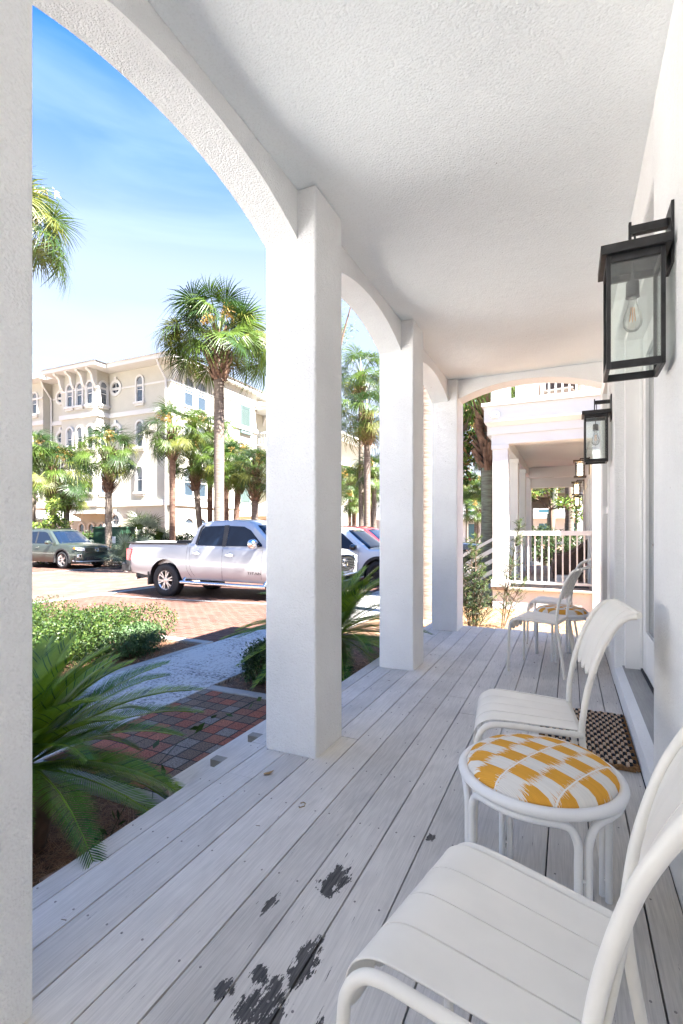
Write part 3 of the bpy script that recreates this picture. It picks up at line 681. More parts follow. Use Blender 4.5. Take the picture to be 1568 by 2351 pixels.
g = MB()
xs = [-400, -60, -40, -11.3, -9, -4.55, 60, 400]
for a, b in zip(xs, xs[1:]):
    za = -0.50 if a < -4.5 else -0.385; zb = -0.50 if b < -4.5 else -0.385
    if a == -4.55: za = -0.385
    if b == -4.55: zb = -0.50
    g.add([(a, -400, za), (b, -400, zb), (b, 600, zb), (a, 600, za)], [(0, 1, 2, 3)])
struct(g.build('ground', M['mulch']))
def sheet(name, mat, x0, x1, y0, y1, dz=0.0, zf=None):
    xs = sorted({x0, x1} | {x for x in (-4.5, -9.0, -11.3) if x0 < x < x1}); m = MB()
    for a, b in zip(xs, xs[1:]):
        za, zb = (zf, zf) if zf is not None else (gz(a)+dz, gz(b)+dz)
        m.add([(a, y0, za), (b, y0, zb), (b, y1, zb), (a, y1, za)], [(0, 1, 2, 3)])
    return struct(m.build(name, mat))
sheet('parking_bay', M['brick'], -11.1, -4.5, 5.5, 80, 0.0)
sheet('road', M['brick2'], -60, -11.1, -60, 80, -0.004)
sheet('parking_far', M['brick'], -25.5, -19.2, -60, 17.6, 0.0)
sheet('concrete_strip', M['conc'], -11.35, -11.05, -60, 80, 0.006)
sheet('concrete_strip', M['conc'], -19.35, -19.1, -60, 17.7, 0.006)
sheet('concrete_strip', M['conc'], -25.5, -11.3, 17.6, 17.85, 0.004)
for yy in (9.0, 11.9): sheet('bay_line', M['conc'], -11.05, -4.6, yy, yy+0.10, 0.005)
# bed with the hedge between sidewalk and road (raised on a kerb), and kerbs
struct(MB().box(-11.0, -4.58, 2.6, 5.36, -0.52, -0.375).build('planting_bed', M['straw_far']))
M['bounce_pale'] = concrete_material('pale_bounce_ground', (0.62, 0.60, 0.56), (0.45, 0.43, 0.40), 20, 0.66)
struct(MB().box(-60, -4.58, -60, 2.598, -0.52, -0.37).build('unseen_bounce_ground', M['bounce_pale']))  # unseen pale ground, added to bounce sunlight into the porch
struct(MB().box(-11.05, -4.5, 5.362, 5.50, -0.52, -0.335).build('kerb', M['conc'], bevel=0.01))
struct(MB().box(-4.578, -4.48, -60, 5.36, -0.50, -0.338).build('kerb', M['conc'], bevel=0.01))
struct(MB().box(-25.5, -60, 17.9, 26, -0.5, -0.40).box(-25.4, -19.0, 17.9, 30, -0.5, -0.40).build('planting_bed', M['straw_far']))
# sidewalk slabs
sw = MB(); y = -20.0
while y < 60:
    sw.box(-4.478, -3.24, y+0.006, y+1.52-0.006, -0.46, -0.34); y += 1.52
struct(sw.build('sidewalk', M['walk'], bevel=0.008))
# garden path
struct(MB().box(-3.236, -2.01, 2.18, 3.83, -0.45, -0.352).build('garden_path', M['cobble']))
struct(MB().box(-3.236, -1.98, 3.833, 3.95, -0.45, -0.340).build('path_border', M['conc'], bevel=0.008))
struct(MB().box(-3.236, -1.98, 2.06, 2.177, -0.45, -0.340).build('path_border', M['conc'], bevel=0.008))
struct(MB().box(-2.6, 2.0, 6.37, 10.4, -0.5, -0.375).build('sunlit_ground', M['straw_far']))

rs = np.random.RandomState(7)
def needles(name, n, x0, x1, y0, y1, z0, zr, length, width, mats, label=None, cx=None):
    p = np.stack([rs.uniform(x0, x1, n), rs.uniform(y0, y1, n), z0 + rs.uniform(0, 1, n)**2*zr], 1)
    th = rs.uniform(0, 2*PI, n); tl = rs.normal(0, 0.18, n)
    d = np.stack([np.cos(th)*np.cos(tl), np.sin(th)*np.cos(tl), np.sin(tl)], 1); l = length*rs.uniform(0.5, 1.2, n)
    s = np.stack([-np.sin(th), np.cos(th), np.zeros(n)], 1)*width
    bend = s*rs.uniform(-12, 12, n)[:, None]
    a, b, c = p - d*l[:, None]/2, p + bend, p + d*l[:, None]/2
    q = np.concatenate([np.stack([a-s, a+s, b+s, b-s], 1), np.stack([b-s, b+s, c+s*.4, c-s*.4], 1)])
    o = quads_object(name, q, mats, np.tile(rs.randint(0, len(mats), n), 2))
    o['kind'] = 'stuff'
    return o
SN = [material('needle_a', (0.30, 0.15, 0.08), 0.8), material('needle_b', (0.20, 0.09, 0.05), 0.8), material('needle_c', (0.38, 0.23, 0.14), 0.8), material('needle_d', (0.10, 0.05, 0.035), 0.8)]
needles('pine_straw', 15000, -3.2, -1.66, 0.3, 2.03, -0.385, 0.045, 0.16, 0.0011, SN)
needles('pine_straw', 6000, -3.2, -1.66, 4.0, 6.4, -0.385, 0.04, 0.16, 0.0014, SN)
needles('pine_straw', 7000, -5.6, -4.6, 2.6, 5.34, -0.375, 0.05, 0.18, 0.002, SN)
needles('pine_straw', 9000, -2.6, 0.8, 6.4, 10.3, -0.375, 0.05, 0.2, 0.002, [material('needle_e', (0.5, 0.30, 0.13), 0.8), SN[0], material('needle_f', (0.6, 0.42, 0.2), 0.8)])
needles('fallen_needles', 60, -4.4, -3.3, 2.4, 5.6, -0.339, 0.002, 0.14, 0.0012, SN)
tag(MB().prism([(-2.13, 1.42), (-2.02, 1.44), (-1.99, 1.60), (-2.09, 1.61)], -0.36, -0.34, 'z').xf(Matrix.Translation((0, 0, 0))).build('wood_chip_board', material('weathered_board', (0.25, 0.17, 0.14), 0.85, var=0.3, vscale=20)), 'short weathered reddish board lying in the pine straw below the deck', 'board')

# ================================================================ PLANTS
def leafmat(name, c, k=0.25, rough=0.5, var=0.25): return material(name, c, rough, var=var, vscale=2.5, transl=k, spec=0.3)
G_palm = [leafmat('palm_green', (0.055, 0.092, 0.013), 0.3, 0.42), leafmat('palm_dark_green', (0.020, 0.046, 0.009), 0.25, 0.42), leafmat('palm_yellow_green', (0.11, 0.12, 0.022), 0.3, 0.5)]
G_cyc = [leafmat('cycad_green', (0.068, 0.155, 0.014), 0.3, 0.33), leafmat('cycad_light', (0.17, 0.265, 0.022), 0.25, 0.35), leafmat('cycad_dark', (0.035, 0.09, 0.015), 0.2, 0.35)]
G_shr = [leafmat('shrub_green', (0.030, 0.062, 0.010), 0.2), leafmat('shrub_dark', (0.011, 0.027, 0.006), 0.15), leafmat('shrub_light', (0.07, 0.105, 0.020), 0.3)]
G_drk = [leafmat('dark_leaf', (0.045, 0.085, 0.03), 0.2, 0.45), leafmat('dark_leaf_b', (0.075, 0.12, 0.05), 0.2, 0.45)]
G_mag = [leafmat('magnolia_green', (0.05, 0.10, 0.02), 0.15, 0.22), leafmat('magnolia_rust', (0.20, 0.11, 0.035), 0.2, 0.5), leafmat('magnolia_light', (0.12, 0.17, 0.03), 0.2, 0.25)]
G_sil = [leafmat('silver_palmetto', (0.33, 0.37, 0.27), 0.2, 0.4), leafmat('silver_palmetto_dark', (0.17, 0.22, 0.13), 0.2, 0.4)]
M['seedstalk'] = material('pale_seed_stalk', (0.62, 0.52, 0.30), 0.7)
M['flower'] = material('orange_palm_bloom', (0.36, 0.23, 0.07), 0.7, transl=0.2)
M['deadleaf'] = material('dead_frond', (0.22, 0.13, 0.06), 0.85, var=0.3, vscale=6)
M['boot'] = material('palm_boot', (0.17, 0.10, 0.065), 0.85, col2=(0.06, 0.032, 0.02), vscale=7)
M['petiole'] = material('palm_petiole', (0.17, 0.22, 0.06), 0.5)
def bark(name, c1, c2, sz=14):
    return material(name, c1, 0.9, col2=c2, vscale=3.0, bump=0.9, bscale=4, vstretch=(1.5, 1.5, sz))
M['trunk'] = bark('palm_trunk_bark', (0.17, 0.14, 0.115), (0.09, 0.065, 0.05))
M['trunk_red'] = bark('reddish_palm_bark', (0.16, 0.095, 0.068), (0.085, 0.045, 0.03))
M['trunk_mossy'] = bark('mossy_palm_bark', (0.16, 0.19, 0.14), (0.10, 0.09, 0.075), 10)
M['wood'] = material('shrub_wood', (0.12, 0.08, 0.055), 0.9)

def fan(n, Rl, droop, wid=0.030, spread=118, seed=0):
    """fan leaf blades in local coords: hastula at origin, axis +x, up +z -> (q,4,3)"""
    rn = np.random.RandomState(seed); Q = []
    segs = [0.0, 0.36, 0.66, 1.0]
    for i in range(n):
        a = R(-spread + 2*spread*i/(n-1)) + rn.normal(0, 0.02)
        l = Rl*(1 - 0.28*abs(a/R(spread))**2)*rn.uniform(0.9, 1.05)
        d = np.array([math.cos(a), math.sin(a), 0]); s = np.array([-math.sin(a), math.cos(a), 0])
        da = droop*rn.uniform(0.6, 1.5); P = []
        half = math.sin(R(spread)/(n-1))
        for t in segs:
            r = l*t; wd = min(half*r*1.08, wid*Rl/0.9*0.5) if t < 1 else 0.0015
            if t == 0.66: wd *= 0.62
            c = d*r*(1 - 0.22*da*t*t) + np.array([0, 0, 0.10*l*t - da*l*t**2.4*0.75 + (0.03*l if i % 2 else 0)*t])
            P.append((c - s*wd, c + s*wd))
        for (a0, a1), (b0, b1) in zip(P, P[1:]): Q.append([a0, a1, b1, b0])
    return np.array(Q)
def frame_from(d, up=(0, 0, 1)):
    x = np.array(d)/np.linalg.norm(d); u = np.array(up, float); y = np.cross(u, x)
    if np.linalg.norm(y) < 1e-3: y = np.cross((0, 1, 0), x)
    y /= np.linalg.norm(y); z = np.cross(x, y); return np.stack([x, y, z], 1)
def sabal_crown(seed, n=44, Rl=0.82, pet=0.95, nb=32, lo=-26, hi=82, droop=0.7, mats=None, dead=0, bloom=True):
    rn = np.random.RandomState(seed); Q = []; mi = []
    fans = [fan(nb, Rl, droop*k, seed=seed+j) for j, k in enumerate((0.6, 1.0, 1.5))]
    for i in range(n + dead):
        isdead = i >= n
        az = i*2.39996 + rn.normal(0, 0.15); t = (i+0.5)/n
        el = R(hi + (lo-hi)*t**0.85 + rn.normal(0, 6)) if not isdead else R(-72 + rn.normal(0, 6))
        L_ = pet*rn.uniform(0.75, 1.15)*(0.85 + 0.3*t) * (0.5 if isdead else 1)
        d0 = np.array([math.cos(az)*math.cos(el), math.sin(az)*math.cos(el), math.sin(el)])
        e2 = el - R(30)*(0.4 + 0.6*math.cos(el)); d1 = np.array([math.cos(az)*math.cos(e2), math.sin(az)*math.cos(e2), math.sin(e2)])
        side = np.array([-math.sin(az), math.cos(az), 0])*0.016
        p0 = np.array([0, 0, 0.0]) + d0*0.06; p1 = p0 + d0*L_*0.55; p2 = p1 + d1*L_*0.45
        for a, b in ((p0, p1), (p1, p2)): Q.append([a-side, a+side, b+side, b-side]); mi.append(3 if not isdead else 4)
        e3 = e2 - R(12); d2 = np.array([math.cos(az+rn.normal(0, .1))*math.cos(e3), math.sin(az)*math.cos(e3), math.sin(e3)])
        F = fans[rn.randint(0, 3)] if not isdead else fans[2]; FR = frame_from(d2)
        rr = rn.normal(0, 0.35); c, s = math.cos(rr), math.sin(rr); FR = FR @ np.array([[1, 0, 0], [0, c, -s], [0, s, c]])
        W_ = (F*rn.uniform(0.85, 1.1)) @ FR.T + p2
        Q.extend(list(W_)); k = 4 if isdead else (rn.choice([0, 0, 1, 2]) if t > 0.35 else rn.choice([0, 1, 1])); mi.extend([k]*len(W_))
    if bloom:
        for i in range(2):
            az = rn.uniform(0, 2*PI); p = np.array([0, 0, 0.1])
            for j in range(90):
                el = R(rn.uniform(40, 75)); r = rn.uniform(0.45, 0.85); a = az + rn.normal(0, 0.22)
                c = p + np.array([math.cos(a)*math.cos(el), math.sin(a)*math.cos(el), math.sin(el)])*r
                v = rn.normal(0, 0.035, 3); w_ = rn.normal(0, 0.012, 3)
                Q.append([c-v-w_, c-v+w_, c+v+w_, c+v-w_]); mi.append(5)
    return np.array(Q), mi
CROWN_M = G_palm + [M['petiole'], M['deadleaf'], M['flower']]
CROWNS = {}
def crown_mesh(key, **kw):
    if key not in CROWNS:
        q, mi = sabal_crown(**kw); o = quads_object('crown', q, CROWN_M, mi); CROWNS[key] = o.data; bpy.data.objects.remove(o)
    return CROWNS[key]
def palm(u, d, v0, rad, label, seed=1, trunk_r=0.16, lean=(0, 0), boots=0.8, mat='trunk', zb=-0.46, key=None, group='sabal palms around the parking court', xy=None, bootr=1.25, rz=None, **kw):
    x, y = xy if xy else at(u, d); z = zat(v0, d); D = math.hypot(x, y)
    t = thing('palm_tree', label, 'palm tree', (x, y, zb), group=group)
    rn = random.Random(seed*7+1)
    h = z - zb; pts, rr = [], []; n = 14
    for i in range(n+1):
        s = i/n; pts.append((lean[0]*(1-s)**1.5, lean[1]*(1-s)**1.5, h*s)); rr.append(trunk_r*(1.18 - 0.25*min(1, s*5) + 0.03*math.sin(i*2.1)))
    P = smoothpath(pts, 3); RRr = [interp(i/(len(P)-1)*n, list(enumerate(rr))) for i in range(len(P))]
    MB().tube(P, RRr, 14).build('trunk', M[mat], t, world=False, smooth=60)
    if boots > 0:
        b = MB(); nb = int(22*boots/0.8*1.3)
        for i in range(nb*2):
            s = i/(nb*2); zz = h - boots*(1-s) - 0.02; a = i*2.4 + rn.uniform(-.15, .15); rb = trunk_r*(1.0 + (bootr-1.0)*(0.4+0.6*s))
            ca, sa = math.cos(a), math.sin(a); wv = 0.07*trunk_r/0.16; ln = rn.uniform(0.20, 0.38)*(trunk_r/0.16); ou = rn.uniform(0.25, 0.75)
            c = Vector((ca*rb*0.8, sa*rb*0.8, zz)); tip = c + Vector((ca*ou*ln*1.3, sa*ou*ln*1.3, ln)) + Vector((-sa, ca, 0))*rn.uniform(-.06, .06)
            sd_ = Vector((-sa, ca, 0)); o_ = Vector((ca, sa, 0))*0.03
            b.add([c-sd_*wv, c+sd_*wv, c+o_*1.3, tip-sd_*wv*0.45, tip+sd_*wv*0.45, tip+o_*0.7], [(0, 1, 4, 3), (0, 3, 5, 2), (1, 2, 5, 4), (3, 4, 5), (0, 2, 1)])
        b.build('leaf_base', M['boot'], t, world=False)
    key = key or ('s%d' % (seed % 3)); base_kw = dict(seed=11+seed % 3); base_kw.update(kw)
    c = bpy.data.objects.new('crown', crown_mesh(key, **base_kw)); COL.objects.link(c); c.parent = t
    c.location = (0, 0, h-0.05); sc_ = rad/1.18; c.scale = (sc_, sc_, sc_); c.rotation_euler = (0, 0, rn.uniform(0, 6) if rz is None else rz)
    return t
palm(503, 18, 778, 1.72, 'tallest sabal palm, thick grey trunk rising behind the silver pickup truck', 1, 0.20, boots=1.55, bootr=2.0, n=50, key='big', nb=38, Rl=0.88, lo=-16)
palm(396, 23, 992, 1.4, 'slim sabal palm with reddish trunk left of the tallest palm, behind the truck bed', 2, 0.15, boots=1.35, mat='trunk_red')
palm(249, 24, 1038, 1.45, 'sabal palm with long shaggy boots standing behind the green utility box', 3, 0.17, boots=2.0, bootr=1.5)
palm(122, 27, 1080, 1.75, 'bushy sabal palm with low crown behind the green car, left one of a pair', 4, 0.17, boots=1.4, mat='trunk_red')
palm(153, 27.5, 1135, 1.1, 'short sabal palm with small crown behind the green car, right one of a pair', 5, 0.16, boots=0.9)
palm(448, 25, 1052, 1.25, 'leaning sabal palm with shaggy boots between the slim and the tallest palm', 6, 0.16, lean=(0.5, 0.1), boots=1.7, bootr=1.6)
palm(482, 26, 990, 1.35, 'sabal palm with reddish boots partly hidden behind the tallest palm trunk', 7, 0.15, boots=1.6, mat='trunk_red')
palm(519, 24, 1068, 1.2, 'dark reddish sabal palm just right of the tallest palm trunk', 8, 0.15, boots=1.3, mat='trunk_red')
palm(548, 25, 1062, 1.3, 'leaning sabal palm with red brown boots, second right of the tallest trunk', 9, 0.16, lean=(-0.35, 0), boots=1.6, bootr=1.6, mat='trunk_red')
palm(585, 22, 1080, 1.15, 'sabal palm with grey trunk and basket of boots beside the near pillar', 10, 0.17, boots=1.4, bootr=1.7)
palm(76, 27, 1035, 1.3, 'sabal palm crown half hidden by the foreground pillar, left of the apartment windows', 11, 0.15)
tall = palm(-14, 13.5, 500, 1.6, 'tall palm whose fronds reach past the foreground pillar against the sky', 12, 0.16, key='big', n=50, nb=38, Rl=0.88, lo=-20, rz=1.0)
rn = random.Random(9); ss = MB(); hz = zat(500, 13.5)+0.46
for k in range(9):
    az = R(-75 + k*16 + rn.uniform(-6, 6)) + YAW*0; L0 = rn.uniform(1.0, 1.75); p = [Vector((0.1, 0, hz+0.1))]
    for j in range(7):
        s = (j+1)/7; p.append(Vector((math.cos(az)*L0*s, math.sin(az)*L0*s, hz + 0.1 + L0*(1.0*s - 0.85*s*s*(0.7+0.4*(k % 3))))))
    ss.tube(p, [0.012*(1-j/9) for j in range(8)], 5)
    for j in range(3, 8):
        for q in range(9):
            d = Vector((rn.uniform(-1, 1), rn.uniform(-1, 1), rn.uniform(-1.1, 0.5)))*0.16
            ss.tube([p[j], p[j]+d*0.5+Vector((0, 0, 0.03)), p[j]+d], 0.0055, 3, caps=False)
ss.build('seed_stalk', M['seedstalk'], tall, world=False)
# middle gap
palm(843, 24, 952, 1.45, 'fan palm with hanging dead brown fronds seen between the first two pillars, front one', 13, 0.17, boots=1.5, bootr=1.5, key='wash', dead=5, bloom=False, hi=78, nb=30, Rl=0.95, n=30, group='palms between the pillars')
palm(829, 27, 862, 1.5, 'taller fan palm rising behind the palm with dead fronds', 14, 0.15, boots=1.0, key='wash2', dead=2, bloom=False, nb=30, Rl=0.95, n=32, group='palms between the pillars')
for i, (u, d, v, rad, lab) in enumerate([(803, 38, 1112, 1.5, 'small distant sabal palm nearest the near pillar edge'), (816, 41, 1098, 1.5, 'small distant sabal palm with reddish trunk left of the fan palm trunks'), (812, 34, 1150, 1.1, 'low distant sabal palm above the white car roof'),
                                         (859, 27, 1085, 1.2, 'small sabal palm just right of the fan palm trunks'), (853, 36, 1130, 1.4, 'low sabal palm far behind the fan palm trunks')]):
    palm(u, d, v, rad, lab, 15+i, 0.14, boots=0.8, mat='trunk_red' if i < 3 else 'trunk', group='palms between the pillars')
for i, (u, d, v, rad, lab) in enumerate([(1092, 48, 1118, 1.6, 'distant palm in front of the white apartments, left'), (1122, 46, 1125, 1.5, 'distant palm beside the mossy trunk'), (1107, 50, 1055, 1.2, 'thin tall distant palm under the magnolia'), (1072, 52, 1130, 1.6, 'distant palm at the edge of the last pillar'), (1098, 40, 1172, 1.2, 'young distant palm by the white apartments')]):
    palm(u, d, v, rad, lab, 21+i, 0.15, boots=0.6, group='palms beyond the last pillar')
palm(974, 9.0, 330, 1.3, 'pale palm trunk showing in the narrow gap between the second and third pillar', 30, 0.17, boots=0.8, zb=-0.4, group='palms between the pillars')
palm(1121, 12.4, 868, 1.15, 'large palm with mossy trunk and shaggy boots beside the neighbouring porch', 31, 0.185, boots=2.35, bootr=1.6, mat='trunk_mossy', zb=-0.4, group='palms beyond the last pillar', key='big', n=50, nb=38, Rl=0.88, lo=-16)

# cycads
def cycad(loc, nl, Ln, seed, label, nlf=64, lw=0.0035, lo=-12, hi=70, group='sago cycads along the porch', near=False):
    t = thing('sago_cycad', label, 'cycad', loc, group=group); rn = np.random.RandomState(seed); Q = []; mi = []; st = MB()
    for i in range(nl):
        az = i*2.39996 + rn.normal(0, 0.12); tt = (i+0.5)/nl; el = R(hi + (lo-hi)*tt + rn.normal(0, 5)); l = Ln*rn.uniform(0.85, 1.1)*(0.75+0.35*tt)
        curv = R(50)*rn.uniform(0.7, 1.2); p = np.array([0, 0, 0.02]); P = []; D = []; K = 22; col = 1 if (tt < 0.35 or rn.rand() < 0.25) else 0
        azs = rn.normal(0, 0.12)
        for k in range(K+1):
            s = k/K; e = el - curv*s**1.3; a = az + azs*s
            d = np.array([math.cos(a)*math.cos(e), math.sin(a)*math.cos(e), math.sin(e)]); P.append(p.copy()); D.append(d); p = p + d*l/K
        P, D = np.array(P), np.array(D)
        st.tube([Vector(x) for x in P[::3]], [0.006*(1-0.75*j/8) for j in range(len(P[::3]))], 5, mi=0)
        for j in range(nlf):
            s = 0.12 + 0.87*j/(nlf-1); f = s*K; k = min(int(f), K-1); fr_ = f-k
            c = P[k]*(1-fr_)+P[k+1]*fr_; d = D[k]; side = np.cross(d, (0, 0, 1)); side /= np.linalg.norm(side)+1e-9; up = np.cross(side, d)
            ll = 0.155*Ln*min(1, (s-0.05)*5)*(1-0.62*max(0, s-0.55)/0.45)*rn.uniform(0.93, 1.05); fa = R(62 - 30*s)
            for sg in (-1, 1):
                dr = d*math.cos(fa) + side*sg*math.sin(fa) + up*0.28; dr /= np.linalg.norm(dr)
                ww = d*lw*1.0
                m_ = c + dr*ll*0.5; e_ = c + dr*ll - up*ll*0.10
                Q.append([c-ww*0.6, c+ww*0.6, m_+ww, m_-ww]); Q.append([m_-ww, m_+ww, e_+ww*.15, e_-ww*.15]); cm = 2 if rn.rand() < 0.16 else col; mi += [cm, cm]
    o = quads_object('frond', Q, G_cyc, mi, t, world=False); st.build('frond_rib', G_cyc[1], t, world=False, smooth=60)
    MB().lathe([(0.10, -0.4), (0.13, -0.25), (0.12, -0.08), (0.05, 0.03), (0, 0.04)], 14).build('trunk', M['boot'], t, world=False, smooth=60)
    return t
cycad((-2.44, 1.54, 0.02), 60, 0.93, 3, 'large sago cycad in the pine straw bed left of the steps, beside the foreground pillar', nlf=74, lw=0.0046, lo=-6, hi=80)
cycad((-2.28, 4.78, 0.06), 64, 1.12, 5, 'sago cycad behind the near pillar, its fronds showing on both sides', nlf=64, lw=0.0052, lo=-12, hi=84)

# leaf clouds
def leaf_quads(P, size, rn, up=0.3, aspect=0.45, sizes=0.35):
    n = len(P); d = rn.normal(0, 1, (n, 3)); d[:, 2] += up; d /= np.linalg.norm(d, axis=1)[:, None]
    e = np.cross(d, rn.normal(0, 1, (n, 3))); e /= np.linalg.norm(e, axis=1)[:, None]+1e-9
    s = (size*rn.uniform(1-sizes, 1+sizes, n))[:, None]; a = P; m = P + d*s*0.55; t = P + d*s
    return np.stack([a, m-e*s*aspect*0.5, t, m+e*s*aspect*0.5], 1)
def lumps(rn, blobs, n, shell=0.55):
    """points in the outer shell of several ellipsoids (c, r)"""
    w_ = np.array([b[1][0]*b[1][1] + b[1][1]*b[1][2] for b in blobs]); w_ = w_/w_.sum(); k = rn.choice(len(blobs), n, p=w_)
    c = np.array([b[0] for b in blobs])[k]; r = np.array([b[1] for b in blobs])[k]
    d = rn.normal(0, 1, (n, 3)); d /= np.linalg.norm(d, axis=1)[:, None]; q = (shell + (1-shell)*rn.uniform(0, 1, n)**0.6)[:, None]*(1 + 0.05*rn.normal(0, 1, (n, 1)))
    return c + d*r*q
def shrub(name, label, cat, loc, blobs, n, size, mats, seed, stem=True, group=None, probs=None, aspect=0.45, shell=0.5):
    rn = np.random.RandomState(seed); t = thing(name, label, cat, loc, group=group)
    P = lumps(rn, blobs, n, shell); P = P[P[:, 2] > 0.0]
    q = leaf_quads(P, size, rn, aspect=aspect); quads_object('foliage', q, mats, rn.choice(len(mats), len(q), p=probs), t, world=False)
    if stem:
        s = MB(); rnn = random.Random(seed)
        for b in blobs[:10]:
            for k in range(4):
                c = Vector(b[0]); e = c + Vector((rnn.uniform(-.5, .5)*b[1][0], rnn.uniform(-.5, .5)*b[1][1], rnn.uniform(0, .6)*b[1][2])); b0 = Vector((c.x*0.7+rnn.uniform(-.05, .05), c.y*0.7, 0))
                s.tube([b0, (b0+e)/2+Vector((rnn.uniform(-.03, .03), 0, 0)), e], [0.012, 0.009, 0.004], 5)
        s.build('branch', M['wood'], t, world=False, smooth=60)
    return t
rnb = random.Random(4)
def hedge_blobs(x0, x1, y0, y1, h, n, r):
    B = []
    for i in range(n):
        B.append(((rnb.uniform(x0, x1), rnb.uniform(y0, y1), h*rnb.uniform(0.40, 0.62)), (r*rnb.uniform(.8, 1.2), r*rnb.uniform(.8, 1.2), h*rnb.uniform(0.42, 0.52))))
    return B
shrub('hedge', 'sunlit low green hedge along the brick parking court, left of the sidewalk', 'hedge', (-6.6, 4.1, -0.375), hedge_blobs(-1.9, 1.55, -1.0, 0.9, 0.62, 40, 0.42), 75000, 0.034, G_shr, 21, probs=[0.42, 0.28, 0.30])
shrub('shrub', 'dark green shrub at the end of the low hedge beside the sidewalk kerb', 'shrub', (-4.95, 4.45, -0.375), hedge_blobs(-0.1, 0.12, -0.35, 0.35, 0.42, 6, 0.26), 7500, 0.036, G_drk, 22, group='low dark shrubs')
shrub('shrub', 'small dark boxy shrub in pine straw between the path border and the near pillar', 'shrub', (-2.93, 4.36, -0.375), hedge_blobs(-0.12, 0.2, -0.12, 0.15, 0.40, 7, 0.21), 8000, 0.032, [G_drk[0], G_drk[1], G_shr[0]], 23, group='low dark shrubs')
for (u, d, w_, h, lab, sd_) in [(205, 29, 1.6, 1.7, 'clipped green hedge behind the green car, left of the utility box', 31), (372, 28, 1.0, 1.6, 'clipped green hedge between utility box and truck bed', 32)]:
    x, y = at(u, d)
    shrub('hedge', lab, 'hedge', (x, y, -0.46), [((k*0.8*w_ - 1.6*w_, rnb.uniform(-.2, .2), h*0.5), (0.75, 0.6, h*0.5)) for k in range(5)], 9000, 0.13, G_shr, sd_, stem=False, probs=[0.5, 0.35, 0.15])
x, y = at(118, 25)
shrub('shrub', 'bright yellow green leafy shrub behind the green car below the palm pair', 'shrub', (x, y, -0.46), [((-0.9, 0, 1.3), (0.9, 0.7, 0.9)), ((0.3, 0, 1.5), (0.9, 0.7, 1.0)), ((0.8, 0, 1.0), (0.8, 0.6, 0.8)), ((0.25, 0, 2.7), (0.5, 0.4, 0.7)), ((-0.2, 0, 0.7), (1.5, 0.8, 0.7))], 7000, 0.17, [G_shr[2], G_shr[0], leafmat('lime_leaf', (0.24, 0.31, 0.055), 0.35)], 33, probs=[0.45, 0.15, 0.4], aspect=0.35)

# low fan palms (no trunk)
def fan_clump(loc, seed, n, Rl, pet, mats, label, name='saw_palmetto', lo=5, hi=85, h0=0.1, droop=0.35, nb=22, wid=0.045, trunk=0.0):
    t = thing(name, label, 'palmetto', loc); rn = np.random.RandomState(seed); Q = []; mi = []; fs = [fan(nb, Rl, droop*k, wid=wid, seed=seed+j, spread=125) for j, k in enumerate((.5, 1, 1.4))]
    for i in range(n):
        az = i*2.39996+rn.normal(0, .2); el = R(hi+(lo-hi)*((i+.5)/n)**0.8+rn.normal(0, 7)); d = np.array([math.cos(az)*math.cos(el), math.sin(az)*math.cos(el), math.sin(el)])
        p = np.array([0, 0, h0+trunk]) + d*pet*rn.uniform(.6, 1.15); s = np.array([-math.sin(az), math.cos(az), 0])*0.01; b0 = np.array([0, 0, h0+trunk])
        Q.append([b0-s, b0+s, p+s, p-s]); mi.append(0)
        e = el-R(8); FR = frame_from([math.cos(az)*math.cos(e), math.sin(az)*math.cos(e), math.sin(e)]); rr = rn.normal(0, .6); c, s_ = math.cos(rr), math.sin(rr)
        F = (fs[rn.randint(0, 3)]*rn.uniform(.8, 1.1)) @ (FR @ np.array([[1, 0, 0], [0, c, -s_], [0, s_, c]])).T + p
        Q.extend(list(F)); mi.extend([rn.choice([0, 0, 1])]*len(F))
    quads_object('foliage', Q, mats, mi, t, world=False)
    MB().tube([(0, 0, 0), (0.03, 0, h0+trunk)], [0.11, 0.09], 8).build('trunk', M['boot'], t, world=False, smooth=60)
    return t
x, y = at(300, 23.0); fan_clump((x, y, -0.42), 41, 46, 0.72, 1.05, G_sil, 'silvery saw palmetto between the green utility box and the pickup tailgate')
x, y = at(336, 24.5); fan_clump((x, y, -0.42), 42, 30, 0.6, 0.8, G_sil, 'second silvery palmetto just behind the pickup tailgate')
x, y = at(332, 27); fan_clump((x, y, -0.42), 43, 34, 0.85, 1.1, [G_palm[0], G_sil[0]], 'loose green palm shrub behind the silvery palmetto', name='palm_shrub', trunk=1.1, lo=-10)
x, y = at(868, 21); fan_clump((x, y, -0.42), 44, 26, 0.7, 0.9, G_sil, 'spiky palmetto behind the white car beside the second pillar')
x, y = at(430, 31); fan_clump((x, y, -0.42), 45, 16, 0.5, 0.5, [G_palm[0], G_palm[2]], 'small green palmetto below the shuttered ground floor window', name='palm_shrub')
x, y = at(806, 36); fan_clump((x, y, -0.42), 46, 26, 0.8, 1.2, [G_sil[0], G_palm[2]], 'pale palmetto beyond the cars left of the fan palm trunks', trunk=0.5)

